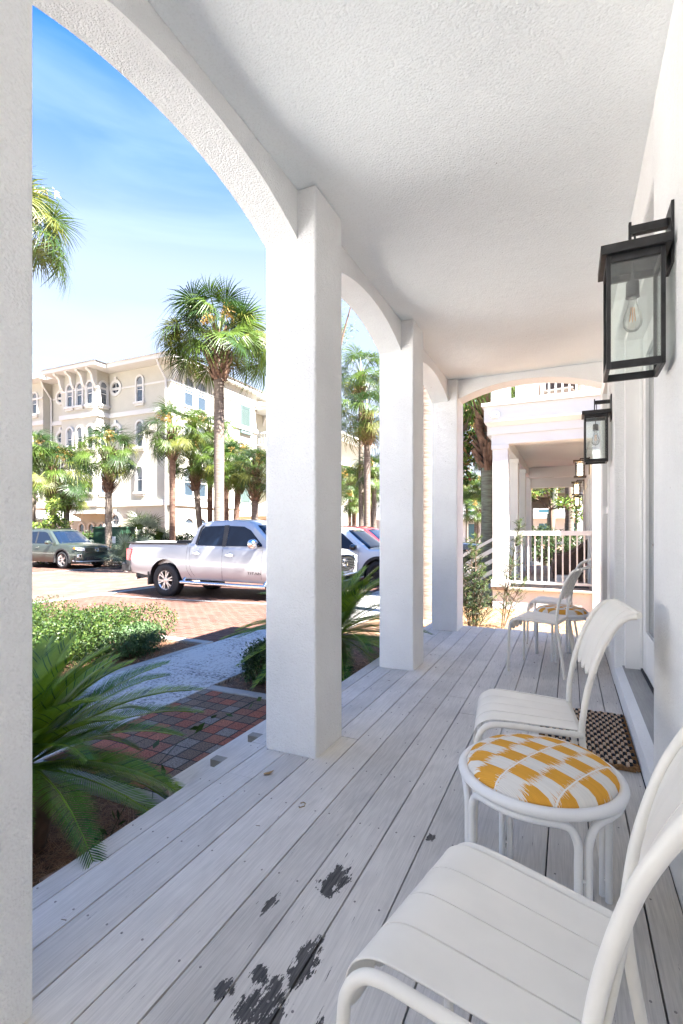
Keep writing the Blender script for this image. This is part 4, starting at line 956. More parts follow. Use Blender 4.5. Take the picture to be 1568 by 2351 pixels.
# magnolia, wispy tree
def tree(loc, label, seed, blobs, n, size, mats, probs, th, tr, name='tree', aspect=0.4, shell=0.3, cat='tree'):
    rn = np.random.RandomState(seed); t = thing(name, label, cat, loc)
    P = lumps(rn, blobs, n, shell); quads_object('crown', leaf_quads(P, size, rn, up=-0.1, aspect=aspect), mats, rn.choice(len(mats), n, p=probs), t, world=False)
    s = MB(); s.tube([(0, 0, 0), (0.05, 0, th*0.5), (0, 0, th)], [tr*1.2, tr, tr*0.6], 9)
    for b in blobs: s.tube([(0, 0, th*0.85), (b[0][0]*0.5, b[0][1]*0.5, (th*0.85+b[0][2])/2+0.1), b[0]], [tr*0.5, tr*0.3, 0.02], 6)
    s.build('trunk', M['wood'], t, world=False, smooth=60); return t
x, y = at(1046, 14.5)
rnt = random.Random(12)
tree((x, y, -0.4), 'magnolia with dark glossy leaves showing rusty undersides beside the last pillar', 51,
     [((rnt.uniform(-.6, 1.0), rnt.uniform(-.7, .9), 3.3+rnt.uniform(0, 2.6)), (0.42, 0.42, 0.32)) for k in range(19)], 5200, 0.17, G_mag, [0.5, 0.25, 0.25], 4.6, 0.12, 'magnolia')
x, y = at(765, 19)
G_w = [leafmat('wispy_green', (0.14, 0.22, 0.05), 0.35), leafmat('wispy_dark', (0.07, 0.12, 0.04), 0.3)]
tree((x, y, -0.45), 'wispy fine leaved tree peeking over the fan palms beside the near pillar', 52,
     [((rnt.uniform(-.8, 1.0), rnt.uniform(-1, 1), 8.6+rnt.uniform(0, 2.2)), (0.6, 0.6, 0.5)) for k in range(14)], 5200, 0.16, G_w, [0.6, 0.4], 9.0, 0.13, 'wispy_tree', aspect=0.10, shell=0.1)

# podocarpus at the deck end
def needle_shrub(loc, stems, label, seed, hgt):
    t = thing('podocarpus_shrub', label, 'shrub', loc); rn = np.random.RandomState(seed); Q = []; mi = []; s = MB()
    for (dx, dy, h) in stems:
        tip = np.array([dx, dy, h]); base = np.array([dx*0.15, dy*0.15, 0]); s.tube([base, base*.5+tip*.5+np.array([dx*-0.1, 0, 0]), tip], [0.012, 0.009, 0.003], 5)
        for k in range(int(44*h)):
            f = 0.18+0.82*rn.rand(); c = base+(tip-base)*f; az = rn.uniform(0, 2*PI); l = 0.30*(1.15-f)*rn.uniform(.5, 1.2)+0.05
            e = c+np.array([math.cos(az)*l*.8, math.sin(az)*l*.8, l*rn.uniform(.15, .8)]); s.tube([c, e], [0.0035, 0.0015], 3, caps=False)
            for j in range(26):
                g_ = (j+1)/26; p = c+(e-c)*g_; d = rn.normal(0, 1, 3); d += (e-c)/l*1.0; d /= np.linalg.norm(d); w_ = np.cross(d, (e-c)); w_ = w_/(np.linalg.norm(w_)+1e-9)*0.0035; ln = rn.uniform(.03, .055)
                Q.append([p-w_*.4, p+w_*.4, p+d*ln*.6+w_, p+d*ln]); mi.append(2 if f > .75 and rn.rand() < .6 else rn.choice([0, 1]))
    quads_object('foliage', Q, [G_shr[0], G_shr[1], G_shr[2]], mi, t, world=False); s.build('stem', M['wood'], t, world=False); return t
needle_shrub((-1.30, 7.55, -0.375), [(-0.20, 0, 1.25), (-0.05, .1, 1.48), (0.06, -.05, 1.52), (0.12, .1, 1.1), (-0.28, 0.1, 0.95), (0.2, -.1, 0.9), (0.0, .2, 1.3), (-.1, -.15, .7), (.3, .05, .6)], 'upright podocarpus shrub with narrow bright leaves just past the deck end', 61, 1.5)
needle_shrub((-1.0, 8.3, -0.375), [(0.30, 0, 1.75), (0.12, .1, 1.1), (0.35, 0.1, .8)], 'thin single podocarpus stem in front of the white railing', 62, 1.7)

# small weeds and seedlings
def weed(loc, seed, label, n=14, size=0.05, h=0.12, mats=None, group='weeds in the pine straw'):
    rn = np.random.RandomState(seed); t = thing('weed', label, 'weed', loc, group=group); P = rn.normal(0, 1, (n, 3))*np.array([h*.5, h*.5, h*.35])+np.array([0, 0, h*.7])
    q = leaf_quads(P, size, rn, up=0.1, aspect=0.4, sizes=.3); quads_object('foliage', q, mats or G_shr, rn.randint(0, 3, n), t, world=False)
    s = MB()
    for p in P[:6]: s.tube([(0, 0, -0.02), p*0.6, p], 0.0015, 3)
    s.build('stem', G_shr[0], t, world=False); return t
WL = 'small green weed in the pine straw below the deck edge'
for i, (x, y) in enumerate([(-2.0, 1.10), (-2.25, 1.0), (-1.85, 1.28), (-2.1, 1.72), (-1.85, 1.85), (-2.4, 1.2), (-2.02, 1.92)]): weed((x, y, -0.375), 70+i, WL)
for i, (x, y) in enumerate([(-1.85, 4.25), (-1.95, 4.45), (-2.1, 4.6), (-1.8, 4.7)]): weed((x, y, -0.375), 80+i, 'leafy green weed below the cycad between the first two pillars', 22, 0.07, 0.18, group='weeds by the second cycad')
tw = weed((-2.18, 2.12, -0.36), 90, 'thin vine sprig with glossy pointed leaves rising over the path pavers', 4, 0.01, 0.02, group=None)
tw.name = 'vine_sprig'; tw['category'] = 'vine'
rn2 = np.random.RandomState(8); Pq = np.array([[0.05+0.03*i+rn2.normal(0, .02), 0.05*i+rn2.normal(0, .02), 0.28+0.02*i+rn2.normal(0, .03)] for i in range(11)])
quads_object('foliage', leaf_quads(Pq, 0.07, rn2, up=0.2, aspect=0.42), [G_shr[0]], None, tw, world=False)
MB().tube([(0, 0, 0), (0.02, 0.0, 0.2), (0.1, 0.1, 0.32), (0.36, 0.5, 0.48)], 0.002, 4).build('stem', G_shr[1], tw, world=False)
# ================================================================ VEHICLES
M['silver'] = material('silver_paint', (0.44, 0.445, 0.455), 0.3, metal=0.35, coat=0.8)
M['greenp'] = material('grey_green_paint', (0.06, 0.075, 0.062), 0.28, metal=0.5, coat=0.9)
M['whitep'] = material('white_car_paint', (0.70, 0.71, 0.72), 0.25, coat=0.9)
M['blackp'] = material('black_car_paint', (0.008, 0.009, 0.012), 0.12, coat=1.0)
M['redp'] = material('red_car_paint', (0.45, 0.02, 0.02), 0.25, coat=1.0)
M['carglass'] = material('tinted_car_glass', (0.006, 0.012, 0.026), 0.06, spec=0.35)
M['tyre'] = material('tyre_rubber', (0.022, 0.022, 0.023), 0.8, bump=0.5, bscale=40)
M['chrome'] = material('chrome', (0.75, 0.75, 0.76), 0.12, metal=1.0)
M['alloy'] = material('machined_alloy', (0.62, 0.60, 0.58), 0.3, metal=0.8)
M['plastic'] = material('black_plastic', (0.025, 0.025, 0.026), 0.55)
M['taillight'] = material('red_tail_light', (0.42, 0.008, 0.012), 0.25, coat=1.0)
M['lamp'] = material('headlight_lens', (0.55, 0.58, 0.62), 0.1, metal=0.4, coat=1.0)
M['amber'] = material('amber_lens', (0.65, 0.16, 0.03), 0.3)

def vehicle(name, label, loc, cfg, copygroup=None):
    t = thing(name, label, cfg.get('cat', 'car'), loc)
    top, arches, W_, base = cfg['top'], cfg['arches'], cfg['w'], cfg['base']; x0, x1 = top[0][0], top[-1][0]
    paint = cfg['paint']; zlo = min(b for a, b in base); bed = cfg.get('bed')
    xs = set(np.round(np.linspace(x0, x1, 70), 4).tolist()) | {p[0] for p in top}
    for xc, r in arches:
        for k in range(-12, 13): xs.add(round(xc + r*math.sin(k/12*PI/2), 4))
    if bed: xs |= {bed[0]-0.01, bed[0], bed[1], bed[1]+0.01}
    xs = sorted(x for x in xs if x0 <= x <= x1)
    def zb(x):
        z = interp(x, base)
        for xc, r in arches:
            if abs(x-xc) <= r+1e-6: z = max(z, cfg['axle'] + math.sqrt(max(0, r*r-(x-xc)**2)) - 0.0)
        return z
    def prof(f): return interp(f, [(0, 0.955), (0.12, 0.985), (0.3, 1.0), (0.55, 1.0), (0.72, 0.99), (0.9, 0.965), (1, 0.94)])
    rows = []
    for x in xs:
        zt = interp(x, top); wx = interp(x, W_); z0 = min(zb(x), zt-0.05); row = []; zl = interp(x, base)
        for f in (0, 0.1, 0.2, 0.32, 0.45, 0.58, 0.7, 0.8, 0.88, 0.94, 0.985):
            z = z0 + (zt-0.015-z0)*f; fl = (z-zl)/(zt-zl); row.append((wx*prof(fl), z))
        inb = bed and bed[0] <= x <= bed[1]
        if inb: row += [(wx*0.925, zt), (wx*0.87, zt), (wx*0.85, bed[2]), (wx*0.45, bed[2]), (0, bed[2])]
        else:
            cr_ = cfg.get('crown', 0.03); row += [(wx*0.91, zt), (wx*0.80, zt+cr_*0.4), (wx*0.6, zt+cr_*0.7), (wx*0.3, zt+cr_*0.93), (0, zt+cr_)]
        rows.append([(x, y, z) for y, z in row] + [(x, -y, z) for y, z in reversed(row[:-1])])
    b = MB(); b.grid(rows); k = len(rows[0]); n = len(rows)
    b.f.append(tuple(range(k))); b.m.append(0); b.f.append(tuple((n-1)*k + i for i in reversed(range(k)))); b.m.append(0)
    body = b.build('body', paint, t, world=False, smooth=38)
    # dark underbody and wheel wells
    u = MB(); wm = max(v for _, v in W_)
    segx = [x0+0.25] + [v for xc, r in arches for v in (xc-r, xc+r)] + [x1-0.2]
    for a, c in zip(segx[::2], segx[1::2]): u.box(a, c, -wm*0.9, wm*0.9, zlo+0.0, zlo+0.3)
    u.box(x0+0.3, x1-0.3, -wm*0.60, wm*0.60, zlo+0.02, cfg['axle']+0.35)
    for xc, r in arches:
        for s in (-1, 1):
            P = [(xc + (r+0.004)*math.cos(a), cfg['axle'] + (r+0.004)*math.sin(a)) for a in np.linspace(-0.15, PI+0.15, 20)]
            u.grid([[(p[0], s*wm*0.60, p[1]) for p in P], [(p[0], s*wm*0.965, p[1]) for p in P]])
            if cfg.get('clad'):
                P1 = [(xc + (r-0.01)*math.cos(a), cfg['axle'] + (r-0.01)*math.sin(a)) for a in np.linspace(-0.25, PI+0.25, 22)]; P2 = [(xc + (r+cfg['clad'])*math.cos(a), cfg['axle'] + (r+cfg['clad'])*math.sin(a)) for a in np.linspace(-0.25, PI+0.25, 22)]
                u.grid([[(p[0], s*(interp(p[0], W_)*0.97), p[1]) for p in P1], [(p[0], s*(interp(p[0], W_)+0.012), p[1]) for p in P1], [(p[0], s*(interp(p[0], W_)+0.012), p[1]) for p in P2], [(p[0], s*(interp(p[0], W_)*0.97), p[1]) for p in P2]])
    u.build('underbody', M['plastic'], t, world=False, smooth=40)
    # greenhouse
    g = cfg['gh']; zr = max(z for x, z in g); yb, yr, zbelt = cfg['yb'], cfg['yr'], cfg['belt']
    gx = sorted(set(np.round(np.linspace(g[0][0], g[-1][0], 40), 4).tolist()) | {p[0] for p in g})
    def gz_(x): return interp(x, g)
    def gy(x, z): 
        tap = interp(x, cfg.get('ghtaper', [(-9, 1), (9, 1)])); bz = interp(x, zbelt); return (yb + (yr-yb)*(z-bz)/(zr-bz))*tap
    rows = []
    for x in gx:
        z = max(gz_(x), interp(x, zbelt)-0.03); bz = interp(x, zbelt)-0.05; row = [(gy(x, bz), bz), (gy(x, (bz+z)/2), (bz+z)/2), (gy(x, z-0.04*min(1, (z-bz)*4)), z-0.04*min(1, (z-bz)*4)), (gy(x, z)-0.025, z-0.006)]
        yy = gy(x, z)-0.09; row += [(yy, z+0.008), (yy*0.6, z+0.022), (yy*0.3, z+0.03), (0, z+0.032)]
        rows.append([(x, y, zz) for y, zz in row] + [(x, -y, zz) for y, zz in reversed(row[:-1])])
    b = MB(); b.grid(rows); k = len(rows[0]); n = len(rows)
    b.f.append(tuple(range(k))); b.m.append(0); b.f.append(tuple((n-1)*k + i for i in reversed(range(k)))); b.m.append(0)
    b.build('roof', paint, t, world=False, smooth=35)
    for poly in cfg['windows']:
        for s in (-1, 1):
            m_ = MB(); vs = [(x, s*(gy(x, z)+0.006), z) for x, z in poly]; m_.add(vs, [tuple(range(len(vs)))]); m_.build('window', M['carglass'], t, world=False, solid=0.004)
    for poly in cfg.get('pillars', []):
        for s in (-1, 1):
            m_ = MB(); vs = [(x, s*(gy(x, z)+0.008), z) for x, z in poly]; m_.add(vs, [tuple(range(len(vs)))]); m_.build('window_pillar', M['plastic'], t, world=False, solid=0.004)
    for nm, xa, xb in cfg['screens']:
        m_ = MB(); rws = []
        for f in np.linspace(0.05, 0.95, 8):
            x = xa+(xb-xa)*f; z = gz_(x); yy = gy(x, z)-0.10
            cz = [(1.0, 0.008), (0.6, 0.022), (0.3, 0.03), (0, 0.032), (-0.3, 0.03), (-0.6, 0.022), (-1.0, 0.008)]
            rws.append([(x, yy*a, z+c+0.008) for a, c in cz])
        m_.grid(rws).build(nm, M['carglass'], t, world=False, smooth=60, solid=0.004)
    # wheels
    for i, (xc, r) in enumerate(arches):
        for s in (-1, 1): wheel(t, (xc, s*(wm-0.015), cfg['axle']), cfg['axle'], cfg['rim'], s, cfg.get('spokes', 6), cfg.get('tw', 0.27), cfg.get('rimmat', 'alloy'))
    # door gaps: thin dark seams on both sides
    def side_y(x, z): 
        zt = interp(x, top); zl = interp(x, base); return interp(x, W_)*prof((z-zl)/(zt-zl))
    cfg['side_y'] = side_y
    for ln in cfg.get('gaps', []):
        for s in (-1, 1):
            P = smoothpath([(x, 0, z) for x, z in ln], 5) if len(ln) > 2 else [Vector((ln[0][0]+(ln[1][0]-ln[0][0])*f, 0, ln[0][1]+(ln[1][1]-ln[0][1])*f)) for f in np.linspace(0, 1, 12)]
            MB().tube([(p.x, s*(side_y(p.x, p.z)-0.0015), p.z) for p in P], 0.0045, 4).build('panel_gap', M['drk'], t, world=False)
    for (x, z) in cfg.get('handles', []):
        for s in (-1, 1):
            y = side_y(x, z); h = MB(); h.box(x-0.11, x+0.11, min(s*(y+0.012), s*(y+0.035)), max(s*(y+0.012), s*(y+0.035)), z-0.018, z+0.018)
            h.lathe([(0.0, -0.006), (0.05, -0.004), (0.055, 0.008), (0.05, 0.010), (0.0, 0.004)], 14, (x, s*y, z), 'y')
            h.build('door_handle', M['chrome'] if cfg.get('chromeh') else paint, t, world=False, bevel=0.006, smooth=40)
    for s in (-1, 1):
        mx_, mz = cfg['mirror']; y = gy(mx_, mz)
        m_ = MB(); m_.lathe([(0.0, -0.10), (0.07, -0.08), (0.095, -0.02), (0.095, 0.05), (0.085, 0.075), (0, 0.075)], 14, (0, 0, 0), 'x')
        m_.xf(Matrix.Translation((mx_, s*(y+0.20), mz)) @ Matrix.Rotation(PI, 4, 'Z') @ Matrix.Diagonal((1.0, 1.35, cfg.get('mh', 1.0), 1)))
        mo = m_.build('mirror', cfg.get('mirmat', paint), t, world=False, smooth=50)
        MB().bar((mx_+0.02, s*(y-0.02), mz-0.05), (mx_, s*(y+0.14), mz-0.03), 0.06, 0.05).build('mirror_arm', M['plastic'], mo, world=False, bevel=0.01)
    return t

def wheel(t, c, rad, rim, s, ns, tw, rm):
    w_ = thing('wheel', '', '', c); del w_['label']; del w_['category']; w_.parent = t
    o = s
    prof = [(rim-0.015, -tw), (rim+0.02, -tw), (rad-0.05, -tw-0.0), (rad-0.012, -tw+0.03), (rad, -tw+0.07), (rad, -0.06), (rad-0.012, -0.025), (rad-0.05, 0.0), (rim+0.03, 0.004), (rim+0.005, -0.008), (rim-0.01, -0.02)]
    m_ = MB().lathe([(r, h*o) for r, h in prof], 40, axis='y', caps=False)
    for i in range(44):      # tread blocks
        a = 2*PI*i/44
        for yy, ln in ((-0.055, 0.045), (-tw*0.5, 0.05), (-tw+0.055, 0.045)):
            M4 = Matrix.Rotation(-a, 4, 'Y') @ Matrix.Translation((rad+0.002, o*yy, 0)) @ Matrix.Rotation(0.3*(1 if i % 2 else -1), 4, 'X'); m_.xbox(M4, 0.006, ln*0.5, rad*0.045)
    m_.build('tyre', M['tyre'], w_, world=False, smooth=35)
    r_ = MB(); r_.lathe([(rim, -0.012*o), (rim-0.012, -0.02*o), (rim-0.03, -0.05*o), (rim-0.035, -tw*0.8*o)], 40, axis='y', caps=False)
    r_.lathe([(0.0, 0.0-0.012*o), (0.035, -0.012*o), (0.075, -0.022*o), (0.09, -0.06*o)], 20, axis='y', caps=False)
    for i in range(ns):
        a = 2*PI*i/ns + 0.2
        for da in (-0.13, 0.13):
            if rm == 'alloy_twist': p0, p1 = a+da*0.6, a+0.35+da
            else: p0, p1 = a+da*0.6, a+da*1.35
            P0 = Vector((0.06*math.cos(p0), -0.022*o, 0.06*math.sin(p0))); P1 = Vector(((rim-0.012)*math.cos(p1), -0.016*o, (rim-0.012)*math.sin(p1)))
            r_.bar(P0, P1, rim*0.125, 0.02, up=(0, 1, 0))
    r_.build('rim', M['plastic'] if rm == 'dark' else M['alloy'], w_, world=False, smooth=35)
    MB().lathe([(0, -tw*0.55*o), (rim-0.03, -tw*0.55*o), (rim-0.03, -tw*0.5*o), (0, -tw*0.5*o)], 24, axis='y').build('brake_disc', M['plastic'], w_, world=False)

def text_mesh(name, body, size, mat, parent, M4, depth=0.003):
    cu = bpy.data.curves.new(name, 'FONT'); cu.body = body; cu.size = size; cu.extrude = depth; cu.align_x = 'LEFT'
    o = bpy.data.objects.new(name, cu); COL.objects.link(o); dg = bpy.context.evaluated_depsgraph_get()
    me = bpy.data.meshes.new_from_object(o.evaluated_get(dg)); bpy.data.objects.remove(o); me.transform(M4); me.materials.append(mat)
    o2 = bpy.data.objects.new(name, me); COL.objects.link(o2); o2.parent = parent; return o2

# --- silver pickup: nose towards the sidewalk (+x); x local 0 = rear wheel
TR = dict(cat='truck', paint=M['silver'], axle=0.42, rim=0.245, spokes=6, tw=0.28, belt=[(-9, 1.28), (9, 1.24)], yb=0.93, yr=0.74,
    top=[(-1.33, 1.30), (-1.30, 1.345), (0.95, 1.345), (0.97, 1.30), (3.0, 1.26), (4.25, 1.19), (4.45, 1.10), (4.52, 0.95)],
    base=[(-1.33, 0.62), (-0.5, 0.50), (0.6, 0.47), (3.0, 0.45), (4.4, 0.52), (4.52, 0.6)], w=[(-1.33, 0.95), (-1.1, 0.99), (0.5, 1.0), (3.8, 0.99), (4.35, 0.93), (4.52, 0.84)],
    arches=[(0.0, 0.53), (3.62, 0.52)], bed=(-1.25, 0.66, 0.80), crown=0.05,
    gh=[(0.72, 1.25), (0.80, 1.45), (0.90, 1.75), (1.02, 1.86), (1.25, 1.90), (1.9, 1.925), (2.35, 1.90), (2.55, 1.83), (3.25, 1.24)],
    windows=[[(0.99, 1.31), (0.99, 1.36), (1.06, 1.70), (1.13, 1.775), (1.72, 1.79), (1.74, 1.30)], [(1.86, 1.30), (1.87, 1.785), (2.30, 1.765), (2.50, 1.68), (2.88, 1.34), (2.88, 1.30)]],
    pillars=[[(0.91, 1.31), (0.99, 1.72), (1.06, 1.80), (1.125, 1.80), (1.05, 1.70), (0.98, 1.36), (0.98, 1.31)], [(1.745, 1.29), (1.725, 1.80), (1.865, 1.80), (1.855, 1.29)]],
    screens=[('windscreen', 2.58, 3.2)], gaps=[[(0.72, 1.33), (0.70, 0.9), (0.74, 0.68), (0.86, 0.52)], [(0.80, 1.28), (0.80, 0.95), (0.84, 0.72), (0.96, 0.55)], [(1.79, 1.27), (1.79, 0.49)], [(2.92, 1.24), (2.90, 0.55)]],
    handles=[(1.02, 1.12), (2.02, 1.09)], chromeh=True, mirror=(2.76, 1.36), mirmat=M['chrome'], mh=1.25)
tk = vehicle('pickup_truck', 'silver four door pickup truck with chrome mirror and black toolbox parked nose in', (-9.27, 10.42, -0.452), TR)
sy = TR['side_y']
b = MB()
for s in (-1, 1): b.box(-1.31, 0.70, s*0.93-0.05, s*0.93+0.045, 1.345, 1.368)
b.box(-1.33, -1.27, -0.9, 0.9, 1.342, 1.366)
b.build('bed_rail_cap', M['plastic'], tk, world=False, bevel=0.008)
MB().box(0.22, 0.70, -0.82, 0.82, 1.20, 1.40).box(0.24, 0.69, -0.84, 0.84, 1.402, 1.42).build('toolbox', M['plastic'], tk, world=False, bevel=0.01)
for s in (-1, 1):
    P = [(-1.335, 1.20), (-1.335, 0.93), (-1.27, 0.78), (-1.235, 0.80), (-1.20, 1.0), (-1.145, 1.12), (-1.13, 1.20)]
    y0_, y1_ = sorted((s*0.90, s*0.995)); MB().prism([(x, z) for x, z in P], y0_, y1_, 'y').build('tail_light', M['taillight'], tk, world=False, bevel=0.01)
    MB().prism([(-1.34, 0.90), (-1.27, 0.745), (-1.225, 0.775), (-1.20, 0.90)], *sorted((s*0.905, s*1.0)), 'y').build('reversing_light', M['plastic'], tk, world=False, bevel=0.005)
MB().box(-1.50, -1.30, -0.96, 0.96, 0.58, 0.80).build('rear_bumper', M['chrome'], tk, world=False, bevel=0.04, seg=3)
for ya, yb_ in ((-0.985, -0.90), (0.90, 0.985)): MB().box(-1.52, -1.22, ya, yb_, 0.60, 0.83).build('bumper_corner', M['plastic'], tk, world=False, bevel=0.03)
for s in (-1, 1):
    MB().tube(smoothpath([(0.62, s*0.93, 0.50), (0.66, s*1.02, 0.42), (0.75, s*1.05, 0.40), (2.9, s*1.05, 0.39), (3.0, s*1.02, 0.41), (3.03, s*0.93, 0.5)], 4), 0.045, 12).build('step_bar', M['chrome'], tk, world=False, smooth=50)
    MB().box(-0.58, -0.545, *sorted((s*0.78, s*1.0)), 0.28, 0.62).build('mud_flap', M['plastic'], tk, world=False, bevel=0.01)
MB().tube([(-1.0, -0.6, 0.46), (-1.0, -0.85, 0.45), (-0.98, -1.0, 0.44)], 0.04, 10).build('exhaust', M['chrome'], tk, world=False)
lt = material('chrome_letter', (0.06, 0.055, 0.05), 0.4)
text_mesh('door_lettering', 'TITAN', 0.085, lt, tk, Matrix.Translation((2.52, -(sy(2.7, 0.68)+0.002), 0.655)) @ Matrix.Rotation(PI/2, 4, 'X') @ Matrix.Diagonal((1.6, 1, 1, 1)))
gr = MB(); gr.box(4.50, 4.55, -0.60, 0.60, 0.72, 1.10); gr.build('grille', M['plastic'], tk, world=False, bevel=0.03)
gm = MB()
for z in np.linspace(0.75, 1.07, 9): gm.box(4.553, 4.562, -0.56, 0.56, z-0.006, z+0.006)
for i in range(30): gm.box(4.551, 4.558, -0.56+i*0.0386, -0.555+i*0.0386, 0.75, 1.07)
gm.tube([(4.56, 0.62*math.cos(a)*1.0, 0.91+0.20*math.sin(a)) for a in np.linspace(0, 2*PI, 33)[:-1]], 0.016, 6, closed=True)
gm.build('grille_mesh', M['chrome'], tk, world=False)
eb = MB(); eb.tube([(4.575, 0.09*math.cos(a), 0.93+0.09*math.sin(a)) for a in np.linspace(0, 2*PI, 25)[:-1]], 0.016, 6, closed=True); eb.box(4.57, 4.585, -0.115, 0.115, 0.915, 0.945); eb.build('badge', M['chrome'], tk, world=False)
for s in (-1, 1): MB().box(4.42, 4.53, *sorted((s*0.62, s*0.86)), 0.86, 1.08).build('headlight', M['lamp'], tk, world=False, bevel=0.03)
MB().box(4.40, 4.68, -0.92, 0.92, 0.50, 0.69).build('front_bumper', M['chrome'], tk, world=False, bevel=0.05, seg=3)

def suv(name, label, loc, paint, **kw):
    c = dict(paint=paint, axle=0.39, rim=0.25, spokes=kw.get('spokes', 5), tw=0.24, belt=[(-9, 1.10), (9, 1.04)], yb=0.93, yr=0.70,
        top=[(-3.85, 0.85), (-3.82, 1.02), (-3.6, 1.12), (-0.9, 1.10), (0.1, 1.09), (0.62, 1.03), (0.86, 0.95), (0.95, 0.80), (0.98, 0.55)],
        base=[(-3.85, 0.5), (-3.3, 0.30), (0.2, 0.28), (0.8, 0.30), (0.98, 0.38)], w=[(-3.85, 0.85), (-3.5, 0.95), (-2.5, 0.985), (-0.2, 0.98), (0.45, 0.96), (0.80, 0.86), (0.98, 0.66)],
        arches=[(-2.95, 0.46), (0.0, 0.46)], clad=kw.get('clad', 0.06), crown=0.07,
        gh=[(-3.80, 1.08), (-3.72, 1.25), (-3.45, 1.62), (-3.1, 1.71), (-2.2, 1.76), (-1.4, 1.745), (-1.15, 1.70), (-0.28, 1.06)],
        windows=[[(-3.45, 1.16), (-3.35, 1.50), (-3.15, 1.58), (-2.72, 1.62), (-2.70, 1.14)], [(-2.62, 1.14), (-2.64, 1.63), (-1.93, 1.655), (-1.88, 1.12)], [(-1.80, 1.12), (-1.84, 1.655), (-1.42, 1.64), (-1.22, 1.58), (-0.68, 1.16), (-0.70, 1.11)]],
        pillars=[[(-2.70, 1.13), (-2.71, 1.63), (-2.635, 1.64), (-2.615, 1.13)], [(-1.885, 1.115), (-1.925, 1.66), (-1.835, 1.66), (-1.79, 1.115)]],
        screens=[('windscreen', -1.13, -0.30), ('rear_screen', -3.72, -3.47)], gaps=[[(-0.62, 1.08), (-0.60, 0.35)], [(-1.84, 1.10), (-1.84, 0.33)], [(-2.66, 1.12), (-2.64, 0.85), (-2.50, 0.7)]],
        handles=[(-1.62, 0.93), (-2.42, 0.95)], mirror=(-0.72, 1.17), mirmat=kw.get('mirmat', paint), rimmat=kw.get('rimmat', 'alloy_twist'))
    t = vehicle(name, label, loc, c)
    r = MB()
    for s in (-1, 1): r.tube([(-3.2, s*0.66, 1.735), (-3.1, s*0.66, 1.775), (-1.7, s*0.67, 1.80), (-1.35, s*0.66, 1.755)], 0.017, 8)
    if kw.get('rails', True):
        for s in (-1, 1): MB().tube([(-3.2, s*0.64, 1.70), (-3.1, s*0.64, 1.765), (-1.7, s*0.65, 1.80), (-1.35, s*0.64, 1.735)], 0.018, 8).build('roof_rail', M['plastic'], t, world=False, smooth=50)
    return t, c
gs, gc = suv('suv', 'grey green family SUV with chrome grille bars parked across the road behind the hedge', (-20.35, 15.55, -0.46), M['greenp'])
# its face, seen three quarter on
f = MB(); f.prism([(-0.55, 0.94), (-0.60, 0.88), (-0.50, 0.70), (0.50, 0.70), (0.60, 0.88), (0.55, 0.94)], 0.90, 1.0, 'x'); f.build('grille', M['plastic'], gs, world=False, bevel=0.01)
f = MB()
for z, hw in ((0.92, 0.58), (0.86, 0.60), (0.80, 0.57), (0.74, 0.53)): f.box(1.001, 1.02, -hw, hw, z-0.012, z+0.012)
f.build('grille_bar', M['chrome'], gs, world=False, bevel=0.004)
for s in (-1, 1):
    MB().add([(1.0, s*0.60, 0.93), (0.985, s*0.58, 0.80), (0.86, s*0.84, 0.84), (0.74, s*0.905, 0.90), (0.80, s*0.88, 0.96), (0.90, s*0.80, 0.965)], [tuple(range(6))]).build('headlight', M['lamp'], gs, world=False, solid=0.05)
    MB().add([(0.80, s*0.90, 0.87), (0.70, s*0.935, 0.90), (0.74, s*0.93, 0.965), (0.80, s*0.90, 0.965)], [tuple(range(4))]).build('side_marker', M['amber'], gs, world=False, solid=0.04)
    MB().prism([(s*0.68, 0.68), (s*0.86, 0.66), (s*0.87, 0.50), (s*0.80, 0.46), (s*0.70, 0.50)], 0.84, 0.965, 'x').build('fog_lamp', M['chrome'], gs, world=False, bevel=0.02)
    MB().prism([(s*0.735, 0.64), (s*0.81, 0.63), (s*0.82, 0.53), (s*0.75, 0.52)], 0.966, 0.972, 'x').build('fog_lens', M['plastic'], gs, world=False)
MB().prism([(-0.66, 0.36), (-0.50, 0.54), (0.50, 0.54), (0.66, 0.36)], 0.92, 0.995, 'x').build('lower_grille', M['plastic'], gs, world=False, bevel=0.01)
f = MB()
for k in range(9): f.box(0.996, 1.004, -0.44+k*0.098, -0.38+k*0.098, 0.475, 0.487).box(0.996, 1.004, -0.48+k*0.105, -0.42+k*0.105, 0.425, 0.437)
f.build('grille_hatch', M['chrome'], gs, world=False)
MB().tube(smoothpath([(0.62, -0.90, 0.36), (0.86, -0.76, 0.335), (0.985, -0.45, 0.325), (0.99, 0.45, 0.325), (0.86, 0.76, 0.335), (0.62, 0.90, 0.36)], 4), 0.035, 8).build('skid_plate', M['alloy'], gs, world=False, smooth=50)
e = MB(); e.tube([(1.03, 0.085*math.cos(a), 0.84+0.085*math.sin(a)) for a in np.linspace(0, 2*PI, 25)[:-1]], 0.010, 6, closed=True)
for p, q in (((-0.045, 0.91), (-0.02, 0.86)), ((-0.02, 0.86), (0.0, 0.905)), ((0.0, 0.905), (0.02, 0.86)), ((0.02, 0.86), (0.045, 0.91)), ((-0.065, 0.865), (-0.035, 0.77)), ((-0.035, 0.77), (0.0, 0.845)), ((0.0, 0.845), (0.035, 0.77)), ((0.035, 0.77), (0.065, 0.865))):
    e.bar((1.03, p[0], p[1]), (1.03, q[0], q[1]), 0.014, 0.01, up=(1, 0, 0))
e.build('badge', M['chrome'], gs, world=False)
MB().box(-0.86, -0.84, 0.05, 0.13, 1.20, 1.36).build('parking_tag', M['white'], gs, world=False)
ws, wc = suv('suv', 'white SUV with dark wheels parked nose in beyond the pickup, between two pillars', (-4.98, 14.30, -0.44), M['whitep'], rimmat='dark', mirmat=M['blackp'], clad=0.07, rails=False)
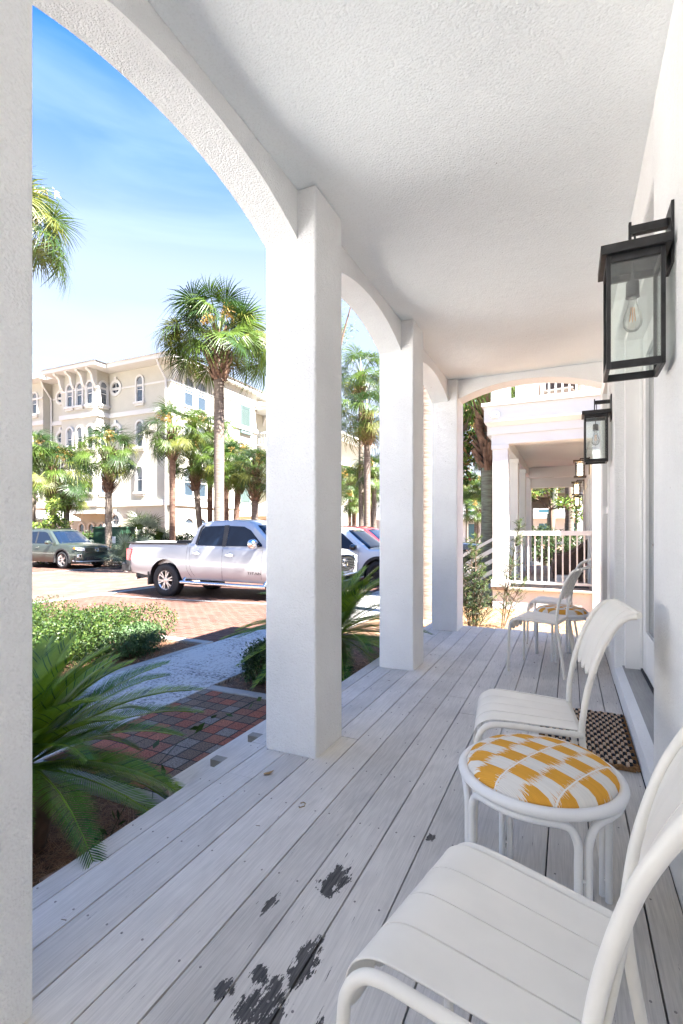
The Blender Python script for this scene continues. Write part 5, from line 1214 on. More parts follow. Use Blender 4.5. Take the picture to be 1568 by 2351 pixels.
rs_, rc = suv('suv', 'red car of which only the roof shows behind the white SUV', (-5.6, 17.4, -0.40), M['redp'])
bs, bc = suv('suv', 'black glossy SUV parked beyond the last pillar by the mossy palm', (-4.1, 22.6, -0.44), M['blackp'], rimmat='dark', clad=0)

# ================================================================ UTILITY BOX
x, y = at(262, 26)
ub = thing('utility_box', 'dark green metal utility cabinet with white label between the hedge pieces', 'utility box', (x, y, -0.46), R(8))
M['ubgreen'] = material('green_enamel', (0.035, 0.085, 0.05), 0.4, var=0.15, vscale=3)
MB().box(-0.85, 0.85, -0.55, 0.55, 0.12, 1.80).build('cabinet', M['ubgreen'], ub, world=False, bevel=0.02)
MB().box(-0.89, 0.89, -0.60, 0.60, 1.802, 1.90).build('lid', M['ubgreen'], ub, world=False, bevel=0.02)
MB().box(-0.95, 0.95, -0.65, 0.65, 0.0, 0.118).build('base', M['conc'], ub, world=False, bevel=0.02)
MB().box(-0.012, 0.012, -0.556, -0.551, 0.2, 1.75).box(0.08, 0.14, -0.59, -0.552, 0.9, 1.05).build('door_seam', M['drk'], ub, world=False)
MB().box(0.22, 0.58, -0.556, -0.551, 1.05, 1.40).build('label', M['white'], ub, world=False)
MB().box(-1.35, -0.98, -0.35, 0.25, 0.0, 1.35).build('side_cabinet', M['ubgreen'], ub, world=False, bevel=0.02)
# ================================================================ APARTMENT BUILDING
M['cream'] = stucco('cream_stucco', (0.44, 0.42, 0.355), bs=0.6, scale=14, dirt=0.06)
M['trim'] = material('white_trim', (0.52, 0.51, 0.48), 0.6)
M['roofm'] = material('pale_metal_roof', (0.45, 0.44, 0.43), 0.45, var=0.05, vscale=1)
M['peach'] = material('peach_stucco', (0.36, 0.21, 0.115), 0.85, var=0.06)
M['shut'] = material('green_shutter', (0.07, 0.105, 0.10), 0.6)
M['blind'] = material('window_blind', (0.16, 0.18, 0.195), 0.5)
M['wglass'] = material('blue_window_glass', (0.03, 0.045, 0.062), 0.05, spec=1.0, coat=0.5)
GZ = -0.46
ap = thing('apartment_building', 'large cream stucco apartment building with arched windows and round windows behind the palms', 'building', (-28, 27, GZ))
EZ = 12.45
w_ = MB()
w_.box(-60, -24.0, 25.0, 40, GZ, EZ)                 # main block
w_.box(-33.5, -29.8, 24.0, 24.998, 2.7, EZ)             # bay
w_.box(-60, -36.0, 24.3, 24.998, 3.0, EZ)           # left bay
w_.box(-40, -23.4, 29.4, 34.0, GZ, EZ+0.3)          # projecting block on the side
w_.box(-40, -24.2, 34.0, 58, GZ, EZ-0.4)
w_.build('wall', M['cream'], ap)
rf = MB()
def roof(x0, x1, y0, y1, z, o=1.0, rise=1.6):
    rf.box(x0-o, x1+o, y0-o, y1+o, z, z+0.28, 1)
    xm0, xm1, ym = x0+4, x1-4, (y0+y1)/2; a = 1.12*o
    rf.add([(x0-a, y0-a, z+0.281), (x1+a, y0-a, z+0.281), (x1+a, y1+a, z+0.281), (x0-a, y1+a, z+0.281), (xm0, ym, z+rise), (xm1, ym, z+rise)], [(0, 1, 5, 4), (1, 2, 5), (2, 3, 4, 5), (3, 0, 4), (3, 2, 1, 0)], 0)
roof(-60, -24.0, 25.0, 40, EZ, 1.0, 1.7)
rf.box(-34.4, -28.9, 23.1, 23.99, EZ+0.002, EZ+0.27, 1).add([(-34.5, 23.0, EZ+0.271), (-28.8, 23.0, EZ+0.271), (-31.6, 26, EZ+0.75), (-34.5, 26, EZ+0.3), (-28.8, 26, EZ+0.3)], [(0, 1, 2), (1, 4, 2), (0, 2, 3)], 0)
rf.box(-60, -35.2, 23.4, 23.99, EZ+0.004, EZ+0.25, 1)
rf.box(-24.2, -22.3, 41, 59, EZ-0.6, EZ-0.35, 1).box(-24.2, -22.3, 45, 59, EZ-4.0, EZ-3.8, 1)
rf.build('roof', [M['roofm'], M['trim']], ap)
tb = MB()
def belt(z, h=0.28, pr=0.10):
    tb.box(-60, -33.52, 25.0-pr, 24.999, z, z+h); tb.box(-29.78, -24.0+pr, 25.0-pr, 24.999, z, z+h); tb.box(-33.5-pr, -29.8+pr, 24.0-pr, 23.999, z, z+h)
    tb.box(-29.799, -29.8+pr, 24.0, 24.9, z, z+h); tb.box(-23.999, -24+pr, 25.0, 29.399, z, z+h); tb.box(-23.399, -23.4+pr, 29.3, 34.1, z, z+h); tb.box(-60, -36+pr, 24.2, 24.299, z, z+h)
belt(9.25, 0.32, 0.12); belt(2.95, 0.38, 0.14); belt(11.2, 0.12, 0.06)
tb.box(-33.6, -29.7, 23.9, 25, 2.45, 2.699)
tb.build('belt_course', M['trim'], ap)
def dsp(x, y, dx=0): MB().tube([(x, y-0.9, EZ), (x, y-0.75, EZ-0.35), (x, y-0.16, EZ-1.1), (x, y-0.12, EZ-1.6), (x, y-0.12, GZ)], 0.075, 8).build('downpipe', M['trim'], ap)
dsp(-24.35, 25.0); dsp(-35.9, 25.0)
def bracket(p, d, s=1.0):
    """scroll bracket under an eave: profile in the vertical plane along d"""
    P = [(0, 0), (0.75, 0), (0.75, -0.12), (0.55, -0.2), (0.38, -0.38), (0.33, -0.65), (0.22, -0.95), (0.0, -1.15)]
    m_ = MB(); d = Vector(d); sd_ = Vector((-d.y, d.x, 0)); n = len(P); vs = []
    for e in (-0.11, 0.11):
        for a, z in P: vs.append(Vector(p) + d*a*s + sd_*e + Vector((0, 0, z*s)))
    m_.add(vs, [tuple(range(n)), tuple(reversed(range(n, 2*n)))] + [(i, n+i, n+(i+1) % n, (i+1) % n) for i in range(n)]); m_.build('bracket', M['trim'], ap)
for x in (-33.3, -32.1, -31.0, -29.95): bracket((x, 24.0, EZ-0.001), (0, -1, 0))
for y in (25.25, 26.0, 29.0): bracket((-24.0, y, EZ-0.001), (1, 0, 0))
def frame_n(o, n):
    n = Vector(n); u = Vector((0, 0, 1)).cross(n); return Matrix(((u.x, n.x, 0, o[0]), (u.y, n.y, 0, o[1]), (0, 0, 1, o[2]), (0, 0, 0, 1)))
def arch_pts(w2, h, k=10, z0=0):
    return [(-w2, z0)] + [(-w2*math.cos(a), h-w2+w2*math.sin(a)) for a in np.linspace(0, PI, k)] + [(w2, z0)]
WIN = {}
def put(kind, parent, o, n, maker):
    """each window: frame (part) with glass pane (sub-part); meshes shared by kind"""
    T = frame_n(o, n)
    if kind not in WIN: WIN[kind] = [(nm, mb, mt) for nm, mb, mt in maker()]
    first = None
    for j, (nm, me, mt) in enumerate(WIN[kind]):
        if isinstance(me, MB):
            ob = me.build(nm, mt, None); mesh = ob.data; bpy.data.objects.remove(ob); WIN[kind][j] = (nm, mesh, mt); me = mesh
        ob = bpy.data.objects.new(nm, me); COL.objects.link(ob)
        if first is None: first = ob; ob.parent = parent; ob.matrix_local = Matrix.Translation(-wpos(parent)) @ T
        else: ob.parent = first
    return first
def arch_window(w2, h, glassm='wglass', blind=0.45, tr=0.13, sill=True, shutters=False):
    def mk():
        f = MB(); out_ = arch_pts(w2+tr, h+tr, 12, -0.02); inn = arch_pts(w2, h, 12, -0.02); n = len(out_)
        vs = [(p[0], 0.10, p[1]) for p in out_] + [(p[0], 0.10, p[1]) for p in inn] + [(p[0], -0.02, p[1]) for p in out_] + [(p[0], -0.10, p[1]) for p in inn]
        fs = []
        for i in range(n-1): fs += [(i, i+1, n+i+1, n+i), (i, 2*n+i, 2*n+i+1, i+1), (n+i, n+i+1, 3*n+i+1, 3*n+i)]
        f.add(vs, fs)
        if sill: f.box(-w2-tr-0.08, w2+tr+0.08, -0.02, 0.20, -0.17, -0.021).box(-w2-tr, w2+tr, -0.02, 0.13, -0.30, -0.171)
        f.box(-w2, w2, 0.012, 0.035, h*0.48-0.03, h*0.48+0.03); f.box(-w2, -w2+0.04, 0.012, 0.035, 0, h-w2); f.box(w2-0.04, w2, 0.012, 0.035, 0, h-w2)
        g = MB().prism(arch_pts(w2-0.001, h-0.001, 12, 0), 0.004, 0.010, 'y')
        parts = [('window', f, M['trim']), ('pane', g, M[glassm])]
        if blind:
            pb = [p for p in arch_pts(w2-0.04, h-0.03, 12, h*(1-blind))]; parts.append(('blind', MB().prism(pb, 0.0105, 0.0125, 'y'), M['blind']))
        return parts
    return mk
def oval_window(a, b_, keystone=True):
    def mk():
        n = 28; vs = []; fs = []; f = MB(); th = np.linspace(0, 2*PI, n+1)[:-1]
        for (sa, sb, y) in ((a+.22, b_+.22, -.02), (a+.22, b_+.22, .1), (a+.02, b_+.02, .1), (a, b_, -.1)): vs += [(sa*math.cos(t), y, sb*math.sin(t)) for t in th]
        for r in range(3):
            for i in range(n): j = (i+1) % n; fs.append((r*n+i, r*n+j, (r+1)*n+j, (r+1)*n+i))
        f.add(vs, fs); f.box(-0.10, 0.10, -0.02, 0.14, b_+0.14, b_+0.40); f.box(-0.022, 0.022, 0.012, 0.03, -b_, b_); f.box(-a, a, 0.031, 0.045, -0.02, 0.02)
        return [('round_window', f, M['trim']), ('pane', MB().prism([(a*math.cos(t), b_*math.sin(t)) for t in th], 0.004, 0.01, 'y'), M['wglass'])]
    return mk
NY, NX = (0, -1, 0), (1, 0, 0)
for z in (10.15, 7.05, 3.95):
    for x in (-32.54, -31.52, -30.46): put('bay', ap, (x, 24.0, z), NY, arch_window(0.27, 1.55))
    put('bays', ap, (-29.8, 24.5, z), NX, arch_window(0.26, 1.55, tr=0.13))
    put('tall', ap, (-26.8, 25.0, z), NY, arch_window(0.28, 1.72))
    put('bay', ap, (-36.9, 24.3, z), NY, arch_window(0.27, 1.55)); put('tall', ap, (-39.2, 24.3, z), NY, arch_window(0.28, 1.72))
    put('side', ap, (-24.0, 26.62, z-0.25), NX, arch_window(0.46, 1.95)); put('side', ap, (-24.0, 27.95, z-0.25), NX, arch_window(0.46, 1.95))
for z in (11.35, 8.3, 5.2, 2.0):
    put('oval', ap, (-29.1, 25.0, z), NY, oval_window(0.36, 0.36))
    put('oval', ap, (-34.9, 25.0, z), NY, oval_window(0.36, 0.36))
for x in (-32.6, -31.6, -30.6): put('grd', ap, (x, 25.0, 0.6), NY, arch_window(0.26, 1.15, blind=0, tr=0.14))
put('grd2', ap, (-26.8, 25.0, 0.3), NY, arch_window(0.30, 1.5, glassm='shut', blind=0))
M['plant_sh'] = material('white_plantation_shutter', (0.66, 0.66, 0.62), 0.6)
for y in (26.62, 27.95):
    f_ = put('pls', ap, (-24.0, y, 0.1), NX, arch_window(0.46, 2.0, blind=0))
    s_ = MB()
    for k in range(14): s_.box(-23.985, -23.97, y-0.42, y-0.02, 0.55+k*0.09, 0.60+k*0.09).box(-23.985, -23.97, y+0.02, y+0.42, 0.55+k*0.09, 0.60+k*0.09)
    s_.build('shutter', M['plant_sh'], ap)
def shutter_window():
    f = MB(); 
    for k in range(26): f.box(-0.50, 0.50, 0.03, 0.06, 0.06+k*0.075, 0.105+k*0.075)
    f.box(-0.60, -0.505, 0.0, 0.08, 0, 2.0).box(0.505, 0.60, 0.0, 0.08, 0, 2.0).prism(arch_pts(0.60, 2.35, 12, 2.0), 0.0, 0.05, 'y').box(-0.75, 0.75, 0, 0.2, -0.22, -0.02)
    return [('shuttered_window', f, M['shut'])]
for z in (9.15, 5.7, 3.55): put('shw', ap, (-23.4, 32.4, z), NX, shutter_window)
# small canopy roof over the shuttered wall and balcony
def balcony(z, roof_=False):
    b = MB(); b.box(-24.2, -22.2, 34.3, 38.6, z-0.30, z); b.box(-24.2, -22.1, 34.2, 38.7, z-0.02, z+0.10)
    b.box(-22.36, -22.14, 34.28, 38.62, z+0.95, z+1.08); b.box(-24.2, -22.14, 34.24, 34.42, z+0.95, z+1.08)
    b.build('balcony', M['trim'], ap)
    bal = [(0.055, 0.10), (0.055, 0.14), (0.03, 0.2), (0.075, 0.38), (0.07, 0.48), (0.028, 0.78), (0.05, 0.86), (0.05, 0.95)]
    ms = MB().lathe(bal, 8).build('baluster', M['trim'], None, smooth=50); me = ms.data; bpy.data.objects.remove(ms)
    for k in range(15):
        o = bpy.data.objects.new('baluster', me); COL.objects.link(o); o.parent = ap; o.location = Vector((-22.25, 34.45+k*0.29, z)) - wpos(ap)
    for k in range(6):
        o = bpy.data.objects.new('baluster', me); COL.objects.link(o); o.parent = ap; o.location = Vector((-22.55-k*0.28, 34.33, z)) - wpos(ap)
balcony(8.35); balcony(4.9)
MB().box(-24.19, -24.15, 35.2, 38.5, 8.46, 10.7).box(-24.19, -24.15, 35.2, 38.5, 5.0, 7.3).build('balcony_shade_panel', material('recess_shade_brown', (0.20, 0.14, 0.09), 0.9), ap)  # flat panels on the wall, shade of the balcony recesses put into their brown
for y0_ in (34.35, 38.3):
    for z in (8.46, 5.0): MB().box(-22.7, -22.4, y0_, y0_+0.28, z, z+2.6).build('column', M['trim'], ap, bevel=0.02)
MB().box(-24.1, -21.6, 33.8, 39.2, 11.2, 11.45).add([(-21.5, 33.7, 11.451), (-21.5, 39.3, 11.451), (-24.1, 38.5, 12.2), (-24.1, 34.5, 12.2), (-24.1, 33.7, 11.451), (-24.1, 39.3, 11.451)], [(0, 1, 2, 3), (0, 3, 4), (1, 5, 2)]).build('balcony_roof', [M['trim']], ap)
for y in (34.3, 35.9): bracket((-24.19, y, 11.19), (1, 0, 0), 0.9)
# peach entrance pavilion
pv = thing('entrance_pavilion', 'low peach coloured entrance pavilion with hipped pale roof beside the near pillar', 'building', (-20.5, 33, GZ))
MB().box(-23.0, -18.0, 31.5, 36.0, GZ, 2.1).build('wall', M['peach'], pv)
MB().box(-23.4, -17.6, 31.1, 36.4, 2.101, 2.35).build('cornice', material('tan_trim', (0.62, 0.45, 0.28), 0.7), pv)
MB().add([(-23.6, 30.9, 2.36), (-17.4, 30.9, 2.36), (-17.4, 36.6, 2.36), (-23.6, 36.6, 2.36), (-20.5, 33.7, 4.2)], [(0, 1, 4), (1, 2, 4), (2, 3, 4), (3, 0, 4), (3, 2, 1, 0)]).build('roof', M['trim'], pv)
MB().box(-21.5, -20.2, 31.44, 31.49, GZ, 1.5).build('doorway', material('brown_doorway', (0.22, 0.11, 0.06), 0.8), pv)
MB().box(-22.0, -21.6, 31.3, 31.49, GZ, 1.9).build('pilaster', M['peach'], pv)
# white garden hut at the left edge
x, y = at(76, 30)
ht = thing('garden_hut', 'white painted hut corner with pale gable roof beside the foreground pillar', 'hut', (x, y, GZ))
MB().box(-2.2, 0.15, 0, 2.5, 0, 2.35).build('wall', M['white'], ht, world=False)
MB().prism([(-2.5, 2.36), (0.55, 2.36), (0.55, 2.46), (-0.9, 3.0), (-2.5, 2.5)], -0.3, 2.8, 'y').build('roof', M['roofm'], ht, world=False)

# ================================================================ NEIGHBOURING PORCH HOUSES
M['nwhite'] = material('bright_white_paint', (0.66, 0.67, 0.65), 0.5, var=0.02, vscale=2)
M['tile'] = paver_material('porch_floor_tiles', [(0.34, 0.27, 0.22), (0.37, 0.30, 0.25), (0.32, 0.25, 0.21)], (0.45, 0.45), 0.006, (0.15, 0.12, 0.10), offset=False, speck=0.1)
M['wicker'] = material('brown_wicker', (0.13, 0.085, 0.06), 0.75, col2=(0.055, 0.035, 0.028), vscale=60, bump=0.8, bscale=60, vstretch=(1, 1, 3))
M['glow'] = material('lit_lantern_glass', (1.0, 0.62, 0.30), 0.5, emis=2.2)
def porch_house(name, label, y0, y1, wallx, nposts, mats, floor=0.06, cz=2.98, cat='house', balcony_=True, fx=-1.42):
    t = thing(name, label, cat, (0, y0, -0.42)); wm = mats
    # foundation and floor
    MB().box(fx, wallx+0.25, y0+0.02, y1, -0.5, floor-0.06).build('foundation', M['stucco_far'], t)
    MB().box(fx-0.03, wallx, y0-0.02, y1+0.02, floor-0.058, floor).build('porch_floor', M['tile'], t, bevel=0.01)
    step = (y1-0.36-y0)/(nposts-1)
    for k in range(nposts):
        yy = y0 + k*step; p = MB().box(fx, fx+0.30, yy, yy+0.34, floor+0.001, cz-0.001)
        p.box(fx-0.03, fx+0.33, yy-0.03, yy+0.37, floor+0.002, floor+0.14); p.box(fx-0.02, fx+0.32, yy-0.02, yy+0.36, cz-0.10, cz-0.002)
        p.build('post', wm, t, bevel=0.008)
    # beams and layered fascia
    MB().box(fx, fx+0.28, y0+0.30, y1, cz-0.002, cz+0.24).build('beam', wm, t, bevel=0.006)
    MB().box(fx+0.28, wallx+0.6, y1-0.3, y1, cz-0.35, cz+0.24).build('end_beam', wm, t, bevel=0.006)
    MB().box(fx+0.28, wallx, y1-0.9, y1-0.62, cz-0.08, cz+0.24).build('cross_beam', wm, t, bevel=0.006)
    MB().box(fx+0.281, wallx+0.001, y0+0.2, y1-0.3, cz+0.241, cz+0.30).build('porch_ceiling', wm, t)
    f = MB(); f.box(fx-0.02, wallx+1.2, y0-0.001, y0+0.298, cz, cz+0.20); f.box(fx-0.05, wallx+1.2, y0-0.03, y0+0.30, cz+0.201, cz+0.36)
    f.add([(fx-0.05, y0-0.03, cz+0.361), (wallx+1.2, y0-0.03, cz+0.361), (wallx+1.2, y0-0.12, cz+0.44), (fx-0.14, y0-0.12, cz+0.44), (wallx+1.2, y0+0.30, cz+0.361), (wallx+1.2, y0+0.3, cz+0.44), (fx-0.05, y0+0.30, cz+0.361), (fx-0.14, y0+0.30, cz+0.44)], [(0, 1, 2, 3), (0, 3, 7, 6), (1, 4, 5, 2), (3, 2, 5, 7)])
    f.box(fx-0.15, wallx+1.2, y0-0.13, y0+0.30, cz+0.441, cz+0.76); f.box(fx-0.20, wallx+1.2, y0-0.18, y0+0.30, cz+0.761, cz+0.83)
    f.box(fx-0.15, fx+0.30, y0+0.301, y1, cz+0.25, cz+0.80)
    f.build('fascia', wm, t, bevel=0.006)
    MB().box(fx, wallx+6, y0+0.301, y1, cz+0.301, cz+0.60).build('balcony_floor', wm, t)
    # house wall beside porch with an end pier
    MB().box(wallx, wallx+0.30, y0-0.02, y0+0.42, -0.5, cz-0.001).build('end_pier', M['stucco_far'], t, bevel=0.01)
    MB().box(wallx+0.02, wallx+6, y0+0.421, y1+0.3, -0.5, cz+0.24).build('wall', wm, t)
    d = MB()
    for a in (y0+1.7, y0+4.6):
        d.box(wallx-0.02, wallx+0.018, a, a+0.09, floor, 2.35).box(wallx-0.02, wallx+0.018, a+1.0, a+1.09, floor, 2.35).box(wallx-0.02, wallx+0.018, a+0.09, a+1.0, 2.25, 2.35)
    d.build('door_trim', wm, t)
    # railing
    r = MB(); xa, xb = fx+0.30, wallx-0.001
    r.box(xa, xb, y0+0.10, y0+0.20, floor+1.06, floor+1.15); r.box(xa, xb, y0+0.12, y0+0.18, floor+0.08, floor+0.13)
    n = int((xb-xa)/0.118)
    for k in range(1, n): xx = xa + (xb-xa)*k/n; r.box(xx-0.014, xx+0.014, y0+0.136, y0+0.164, floor+0.13, floor+1.06)
    r.build('railing', wm, t)
    if balcony_:
        z = cz+0.83; r = MB(); r.box(fx+0.30, wallx+1.2, y0+0.0, y0+0.08, z+0.95, z+1.03); r.box(fx+0.30, wallx+1.2, y0+0.01, y0+0.06, z+0.05, z+0.09)
        n = 22
        for k in range(n): xx = fx+0.34+k*0.122; r.box(xx-0.016, xx+0.016, y0+0.02, y0+0.05, z+0.09, z+0.95)
        r.build('balcony_railing', wm, t)
        p = MB().box(fx-0.03, fx+0.30, y0, y0+0.33, z, z+2.6).build('balcony_post', wm, t, bevel=0.008)
        MB().box(wallx+0.55, wallx+6, y0+1.3, y1, z, z+2.8).build('upper_wall', wm, t)
        sh = MB(); 
        for k in range(14): sh.box(fx+0.36, fx+0.60, y0+1.4, y0+1.43, z+0.1+k*0.12, z+0.19+k*0.12)
        sh.build('shutter', material('pale_shutter', (0.6, 0.64, 0.68), 0.6), t)
        MB().box(fx+0.62, fx+0.95, y0+1.41, y0+1.45, z, z+2.2).build('door_panel', wm, t)
    return t
nh_ = porch_house('porch_house', 'bright white neighbouring porch house with square posts, railing and balcony above', 10.5, 17.6, 0.41, 4, M['nwhite'])
# round fitting on the fascia
MB().lathe([(0.0, -0.13-0.02), (0.055, -0.15), (0.075, -0.16), (0.10, -0.15), (0.105, -0.131), (0.10, -0.129)], 24, (-1.36, 10.5, 3.58), 'y').build('round_vent', M['nwhite'], nh_, smooth=40)
# further porch house (cream, partly shaded by trees)
M['cream2'] = material('cream_paint', (0.36, 0.33, 0.27), 0.6, var=0.03)
n2 = porch_house('porch_house', 'cream porch house with slanting bracket seen beyond the palms through the white porch', 25.0, 33.0, 0.36, 4, M['cream2'], balcony_=True, fx=-2.3)
MB().bar((-2.15, 24.9, 1.3), (-1.75, 24.9, 2.9), 0.16, 0.16, up=(0, 1, 0)).build('brace', M['cream2'], n2)
MB().box(-1.2, -0.75, 32.9, 32.95, 0.0, 2.3).build('curtain', material('grey_curtain', (0.10, 0.10, 0.11), 0.9), n2)
# white steps rail descending from the neighbour's porch
hr = thing('stair_railing', 'white sloping stair handrail with four rails beside the neighbouring porch', 'railing', (-1.5, 11.6, -0.42))
for k in range(4):
    z = 1.08 - k*0.235; MB().bar((-1.42, 11.2, z), (-3.4, 11.2, z-1.15), 0.04, 0.085 if k else 0.06).build('rail', M['nwhite'], hr)
for xx in (-2.35, -3.3): MB().box(xx-0.05, xx+0.05, 11.23, 11.32, -0.42, 1.02-(-1.42-xx)*0.58).build('rail_post', M['nwhite'], hr)
sp = thing('porch_steps', 'wooden steps below the white handrail of the neighbouring porch', 'steps', (-2.0, 11.9, -0.42))
for k in range(3): MB().box(-1.46-(k+1)*0.30, -1.46-k*0.30, 11.35, 13.2, -0.42, -0.06-k*0.13).build('tread', M['conc'], sp)
tag(MB().box(-2.45, -2.28, 11.0, 11.17, -0.42, 0.02).build('step_light_post', material('tan_post', (0.5, 0.36, 0.22), 0.7), bevel=0.01), 'short tan post at the foot of the white handrail', 'post')
# lit lanterns on neighbour walls
def lit_lantern(loc, s, label):
    t = thing('porch_lantern', label, 'lantern', loc, group='lit lanterns on the neighbouring porch walls'); br = M['bronze']
    f = MB(); w2, h = 0.11*s, 0.30*s; cx = -0.17*s
    for a in (-1, 1):
        for b_ in (-1, 1): f.box(cx+a*w2*0.72-0.008, cx+a*w2*0.72+0.008, b_*w2*0.72-0.008, b_*w2*0.72+0.008, 0.02, h-0.02)
    f.box(cx-w2, cx+w2, -w2, w2, -0.015, 0.015); f.box(cx-w2*1.1, cx+w2*1.1, -w2*1.1, w2*1.1, h-0.015, h+0.02)
    f.box(cx-0.006, cx+0.006, -w2*0.8, -w2*0.79+0.006, 0.02, h); f.box(cx-w2*.75, cx+w2*.75, -w2*0.8, -w2*.77, h*0.3, h*0.33); f.box(cx-w2*.75, cx+w2*.75, -w2*0.8, -w2*.77, h*0.7, h*0.73)
    f.build('frame', br, t, world=False)
    g = MB(); 
    for (a0, a1, b0, b1) in ((-.7, .7, -.72, -.70), (-.7, .7, .70, .72), (-.72, -.70, -.7, .7), (.70, .72, -.7, .7)): g.box(cx+a0*w2, cx+a1*w2, b0*w2, b1*w2, 0.016, h-0.016)
    g.build('glass_pane', M['glass'], t, world=False)
    MB().lathe([(0.035*s, 0.03), (0.042*s, 0.05), (0.042*s, h*0.82), (0.03*s, h*0.85)], 14, (cx, 0, 0)).build('shade', M['glow'], t, world=False, smooth=50)
    MB().box(-0.02, 0.0, -0.06*s, 0.06*s, 0.05, h+0.08).box(cx, -0.02, -0.012, 0.012, h+0.05, h+0.075).box(cx-0.01, cx+0.01, -0.01, 0.01, h+0.02, h+0.05).build('bracket', br, t, world=False)
    return t
M['bronze'] = material('dark_bronze', (0.05, 0.03, 0.02), 0.45)
lit_lantern((0.43, 12.25, 2.42), 1.15, 'lit bronze lantern nearest the porch opening of the white neighbouring house')
lit_lantern((0.41, 15.6, 2.25), 1.15, 'second lit bronze lantern along the white neighbouring porch wall')
lit_lantern((0.41, 17.2, 2.0), 0.95, 'third and smallest looking lit bronze lantern on the white porch wall')
# wicker armchairs
def wicker(loc, rz, label, back=True):
    t = thing('wicker_armchair', label, 'chair', loc, rz, 'wicker armchairs on the neighbouring house'); m_ = MB()
    # faces -x: wrapping back and arms, outline height rises to the back
    rows = []
    for k in range(25):
        a = PI*(-0.62 + 1.24*k/24); r = 0.40; x, y = r*math.cos(a)*0.95, r*math.sin(a)*0.95
        if abs(a) > PI*0.5: x = 0.40*math.cos(PI*0.5) - (abs(a)-PI/2)/(0.12*PI)*0.30; y = math.copysign(0.38, a)
        hgt = 0.62 + 0.34*max(0, math.cos(a*0.9))**1.5
        rows.append([(x*0.93, y*0.93, 0.16), (x, y, 0.40), (x*1.06+0.02, y*1.02, hgt-0.03), (x*1.10+0.03, y*1.05, hgt)])
    m_.grid(rows); m_.build('backrest', M['wicker'], t, world=False, smooth=60, solid=0.035)
    MB().box(-0.34, 0.30, -0.33, 0.33, 0.16, 0.40).build('seat', M['wicker'], t, world=False, bevel=0.03)
    MB().box(-0.33, 0.28, -0.30, 0.30, 0.402, 0.47).build('cushion', material('taupe_cushion', (0.22, 0.18, 0.15), 0.9), t, world=False, bevel=0.03)
    for a in (-0.28, 0.26):
        for b_ in (-0.28, 0.28): MB().box(a-0.025, a+0.025, b_-0.025, b_+0.025, 0, 0.16).build('leg', M['wicker'], t, world=False)
    return t
wicker((-0.02, 12.7, 0.06), R(4), 'brown wicker armchair on the white neighbouring porch behind the railing')
wicker((-0.15, 11.9, 3.82), R(80), 'dark wicker armchair on the balcony above the neighbouring porch')
pt = thing('planter_pot', 'small white perforated pot beneath the wicker armchair', 'pot', (-0.12, 12.05, 0.06))
MB().lathe([(0.09, 0), (0.13, 0.02), (0.15, 0.14), (0.14, 0.15), (0.12, 0.14)], 18).build('pot', M['nwhite'], pt, world=False, smooth=40)
tag(MB().box(0.0, 0.38, 10.95, 11.5, 0.062, 0.075).build('doormat', material('dark_mat', (0.03, 0.03, 0.035), 0.9), bevel=0.004), 'dark flat doormat on the tiles of the white neighbouring porch', 'doormat')
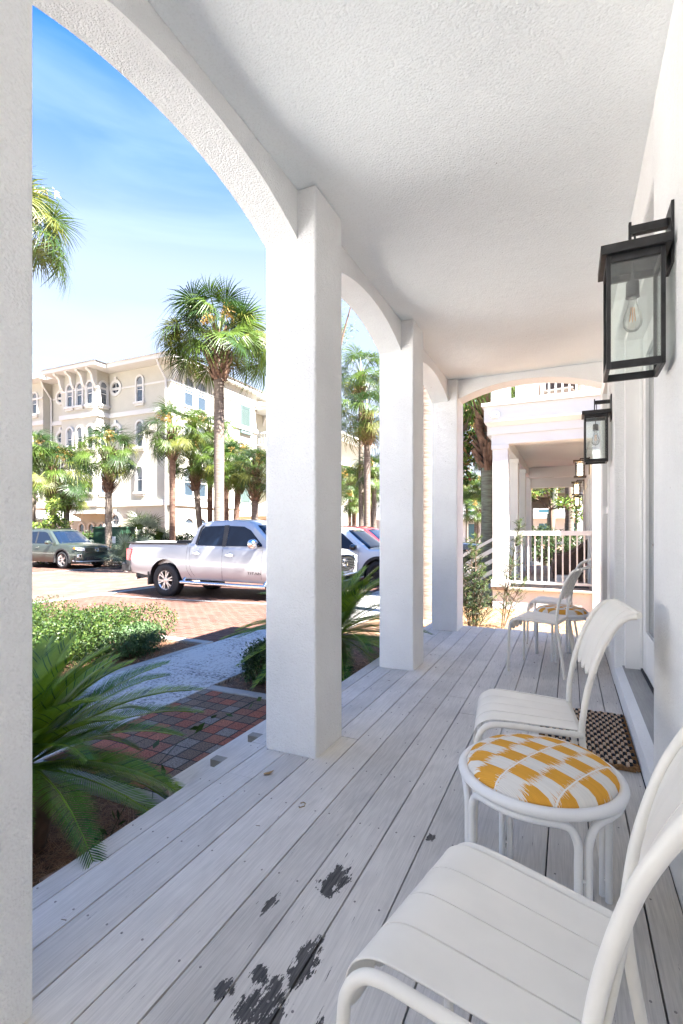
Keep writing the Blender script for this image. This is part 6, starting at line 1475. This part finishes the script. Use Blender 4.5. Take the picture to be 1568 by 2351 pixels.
# garden between the porch houses
x, y = at(1307, 20.5); palm(1307, 20.5, 700, 1.5, 'straight palm trunk rising beyond the white neighbouring porch', 41, 0.175, boots=0.8, zb=-0.4, group='trunks beyond the neighbouring porch')
palm(1296, 22.5, 720, 1.5, 'leaning mossy palm trunk left of the straight one beyond the porch', 42, 0.17, lean=(-0.75, 0), boots=0.8, zb=-0.4, mat='trunk_mossy', group='trunks beyond the neighbouring porch')
shrub('hedge', 'leafy dark hedge crossing behind the white neighbouring porch', 'hedge', (-0.5, 21.6, -0.4), [((-1.6+k*0.6, rnb.uniform(-.3, .3), 0.9+rnb.uniform(-.15, .2)), (0.55, 0.6, 0.8)) for k in range(7)], 9500, 0.10, [G_drk[0], G_drk[1], G_shr[0]], 91, stem=False)
tree((-0.7, 23.0, -0.4), 'broad leaved tree branch hanging beyond the white porch opening', 92, [((-.9, -.6, 3.15), (.55, .5, .25)), ((0.6, -1.8, 2.75), (.5, .5, .3)), ((1.1, -1.2, 2.5), (.4, .4, .6)), ((-.2, 0, 3.6), (1, .7, .5))], 1500, 0.14, G_mag, [0.4, 0.1, 0.5], 3.0, 0.07)
shrub('shrub', 'green shrubs behind the white stair handrail', 'shrub', (-2.6, 13.8, -0.4), [((rnb.uniform(-.9, .4), rnb.uniform(-.5, .5), 0.5), (0.5, 0.5, 0.55)) for k in range(7)], 5000, 0.07, [G_drk[0], G_shr[0], G_shr[1]], 93, stem=False)
shrub('shrub', 'sunlit low yellow green plants by the tan post', 'shrub', (-2.1, 10.3, -0.4), [((rnb.uniform(-.3, .3), rnb.uniform(-.3, .3), 0.15), (0.22, 0.22, 0.2)) for k in range(5)], 900, 0.06, [G_shr[2], G_shr[0]], 94, stem=False)
# far white apartments
x, y = at(1100, 62)
fa = thing('white_apartment', 'far white apartment house with blue windows beyond the black SUV', 'building', (x, y, -0.46))
MB().box(-14, 12, 0, 8, 0, 6.6).build('wall', M['nwhite'], fa, world=False)
MB().box(-14.4, 12.4, -0.5, 8.4, 6.6, 6.9).build('roof', M['roofm'], fa, world=False)
MB().box(-14, 12, -1.2, -0.002, 3.2, 3.45).box(-14, 12, -1.2, -1.14, 4.25, 4.33).build('balcony', M['nwhite'], fa, world=False)
M['aqua'] = material('aqua_glass', (0.06, 0.16, 0.20), 0.1, spec=0.8)
for k in range(9):
    for z in (0.7, 3.9): MB().box(-12.6+k*2.8, -11.4+k*2.8, -0.05, -0.003, z, z+1.9).build('window', M['aqua'], fa, world=False)
x, y = at(800, 75)
fb = thing('distant_house', 'distant white house behind the small palms left of the fan palms', 'building', (x, y, -0.46))
MB().box(-14, 12, 0, 8, 0, 5.0).build('wall', M['nwhite'], fb, world=False); MB().box(-14.4, 12.4, -0.5, 8.4, 5.0, 5.3).build('roof', M['roofm'], fb, world=False)
for k in range(7): MB().box(-12+k*3.2, -10.8+k*3.2, -0.05, -0.003, 1, 2.6).build('window', M['wglass'], fb, world=False)
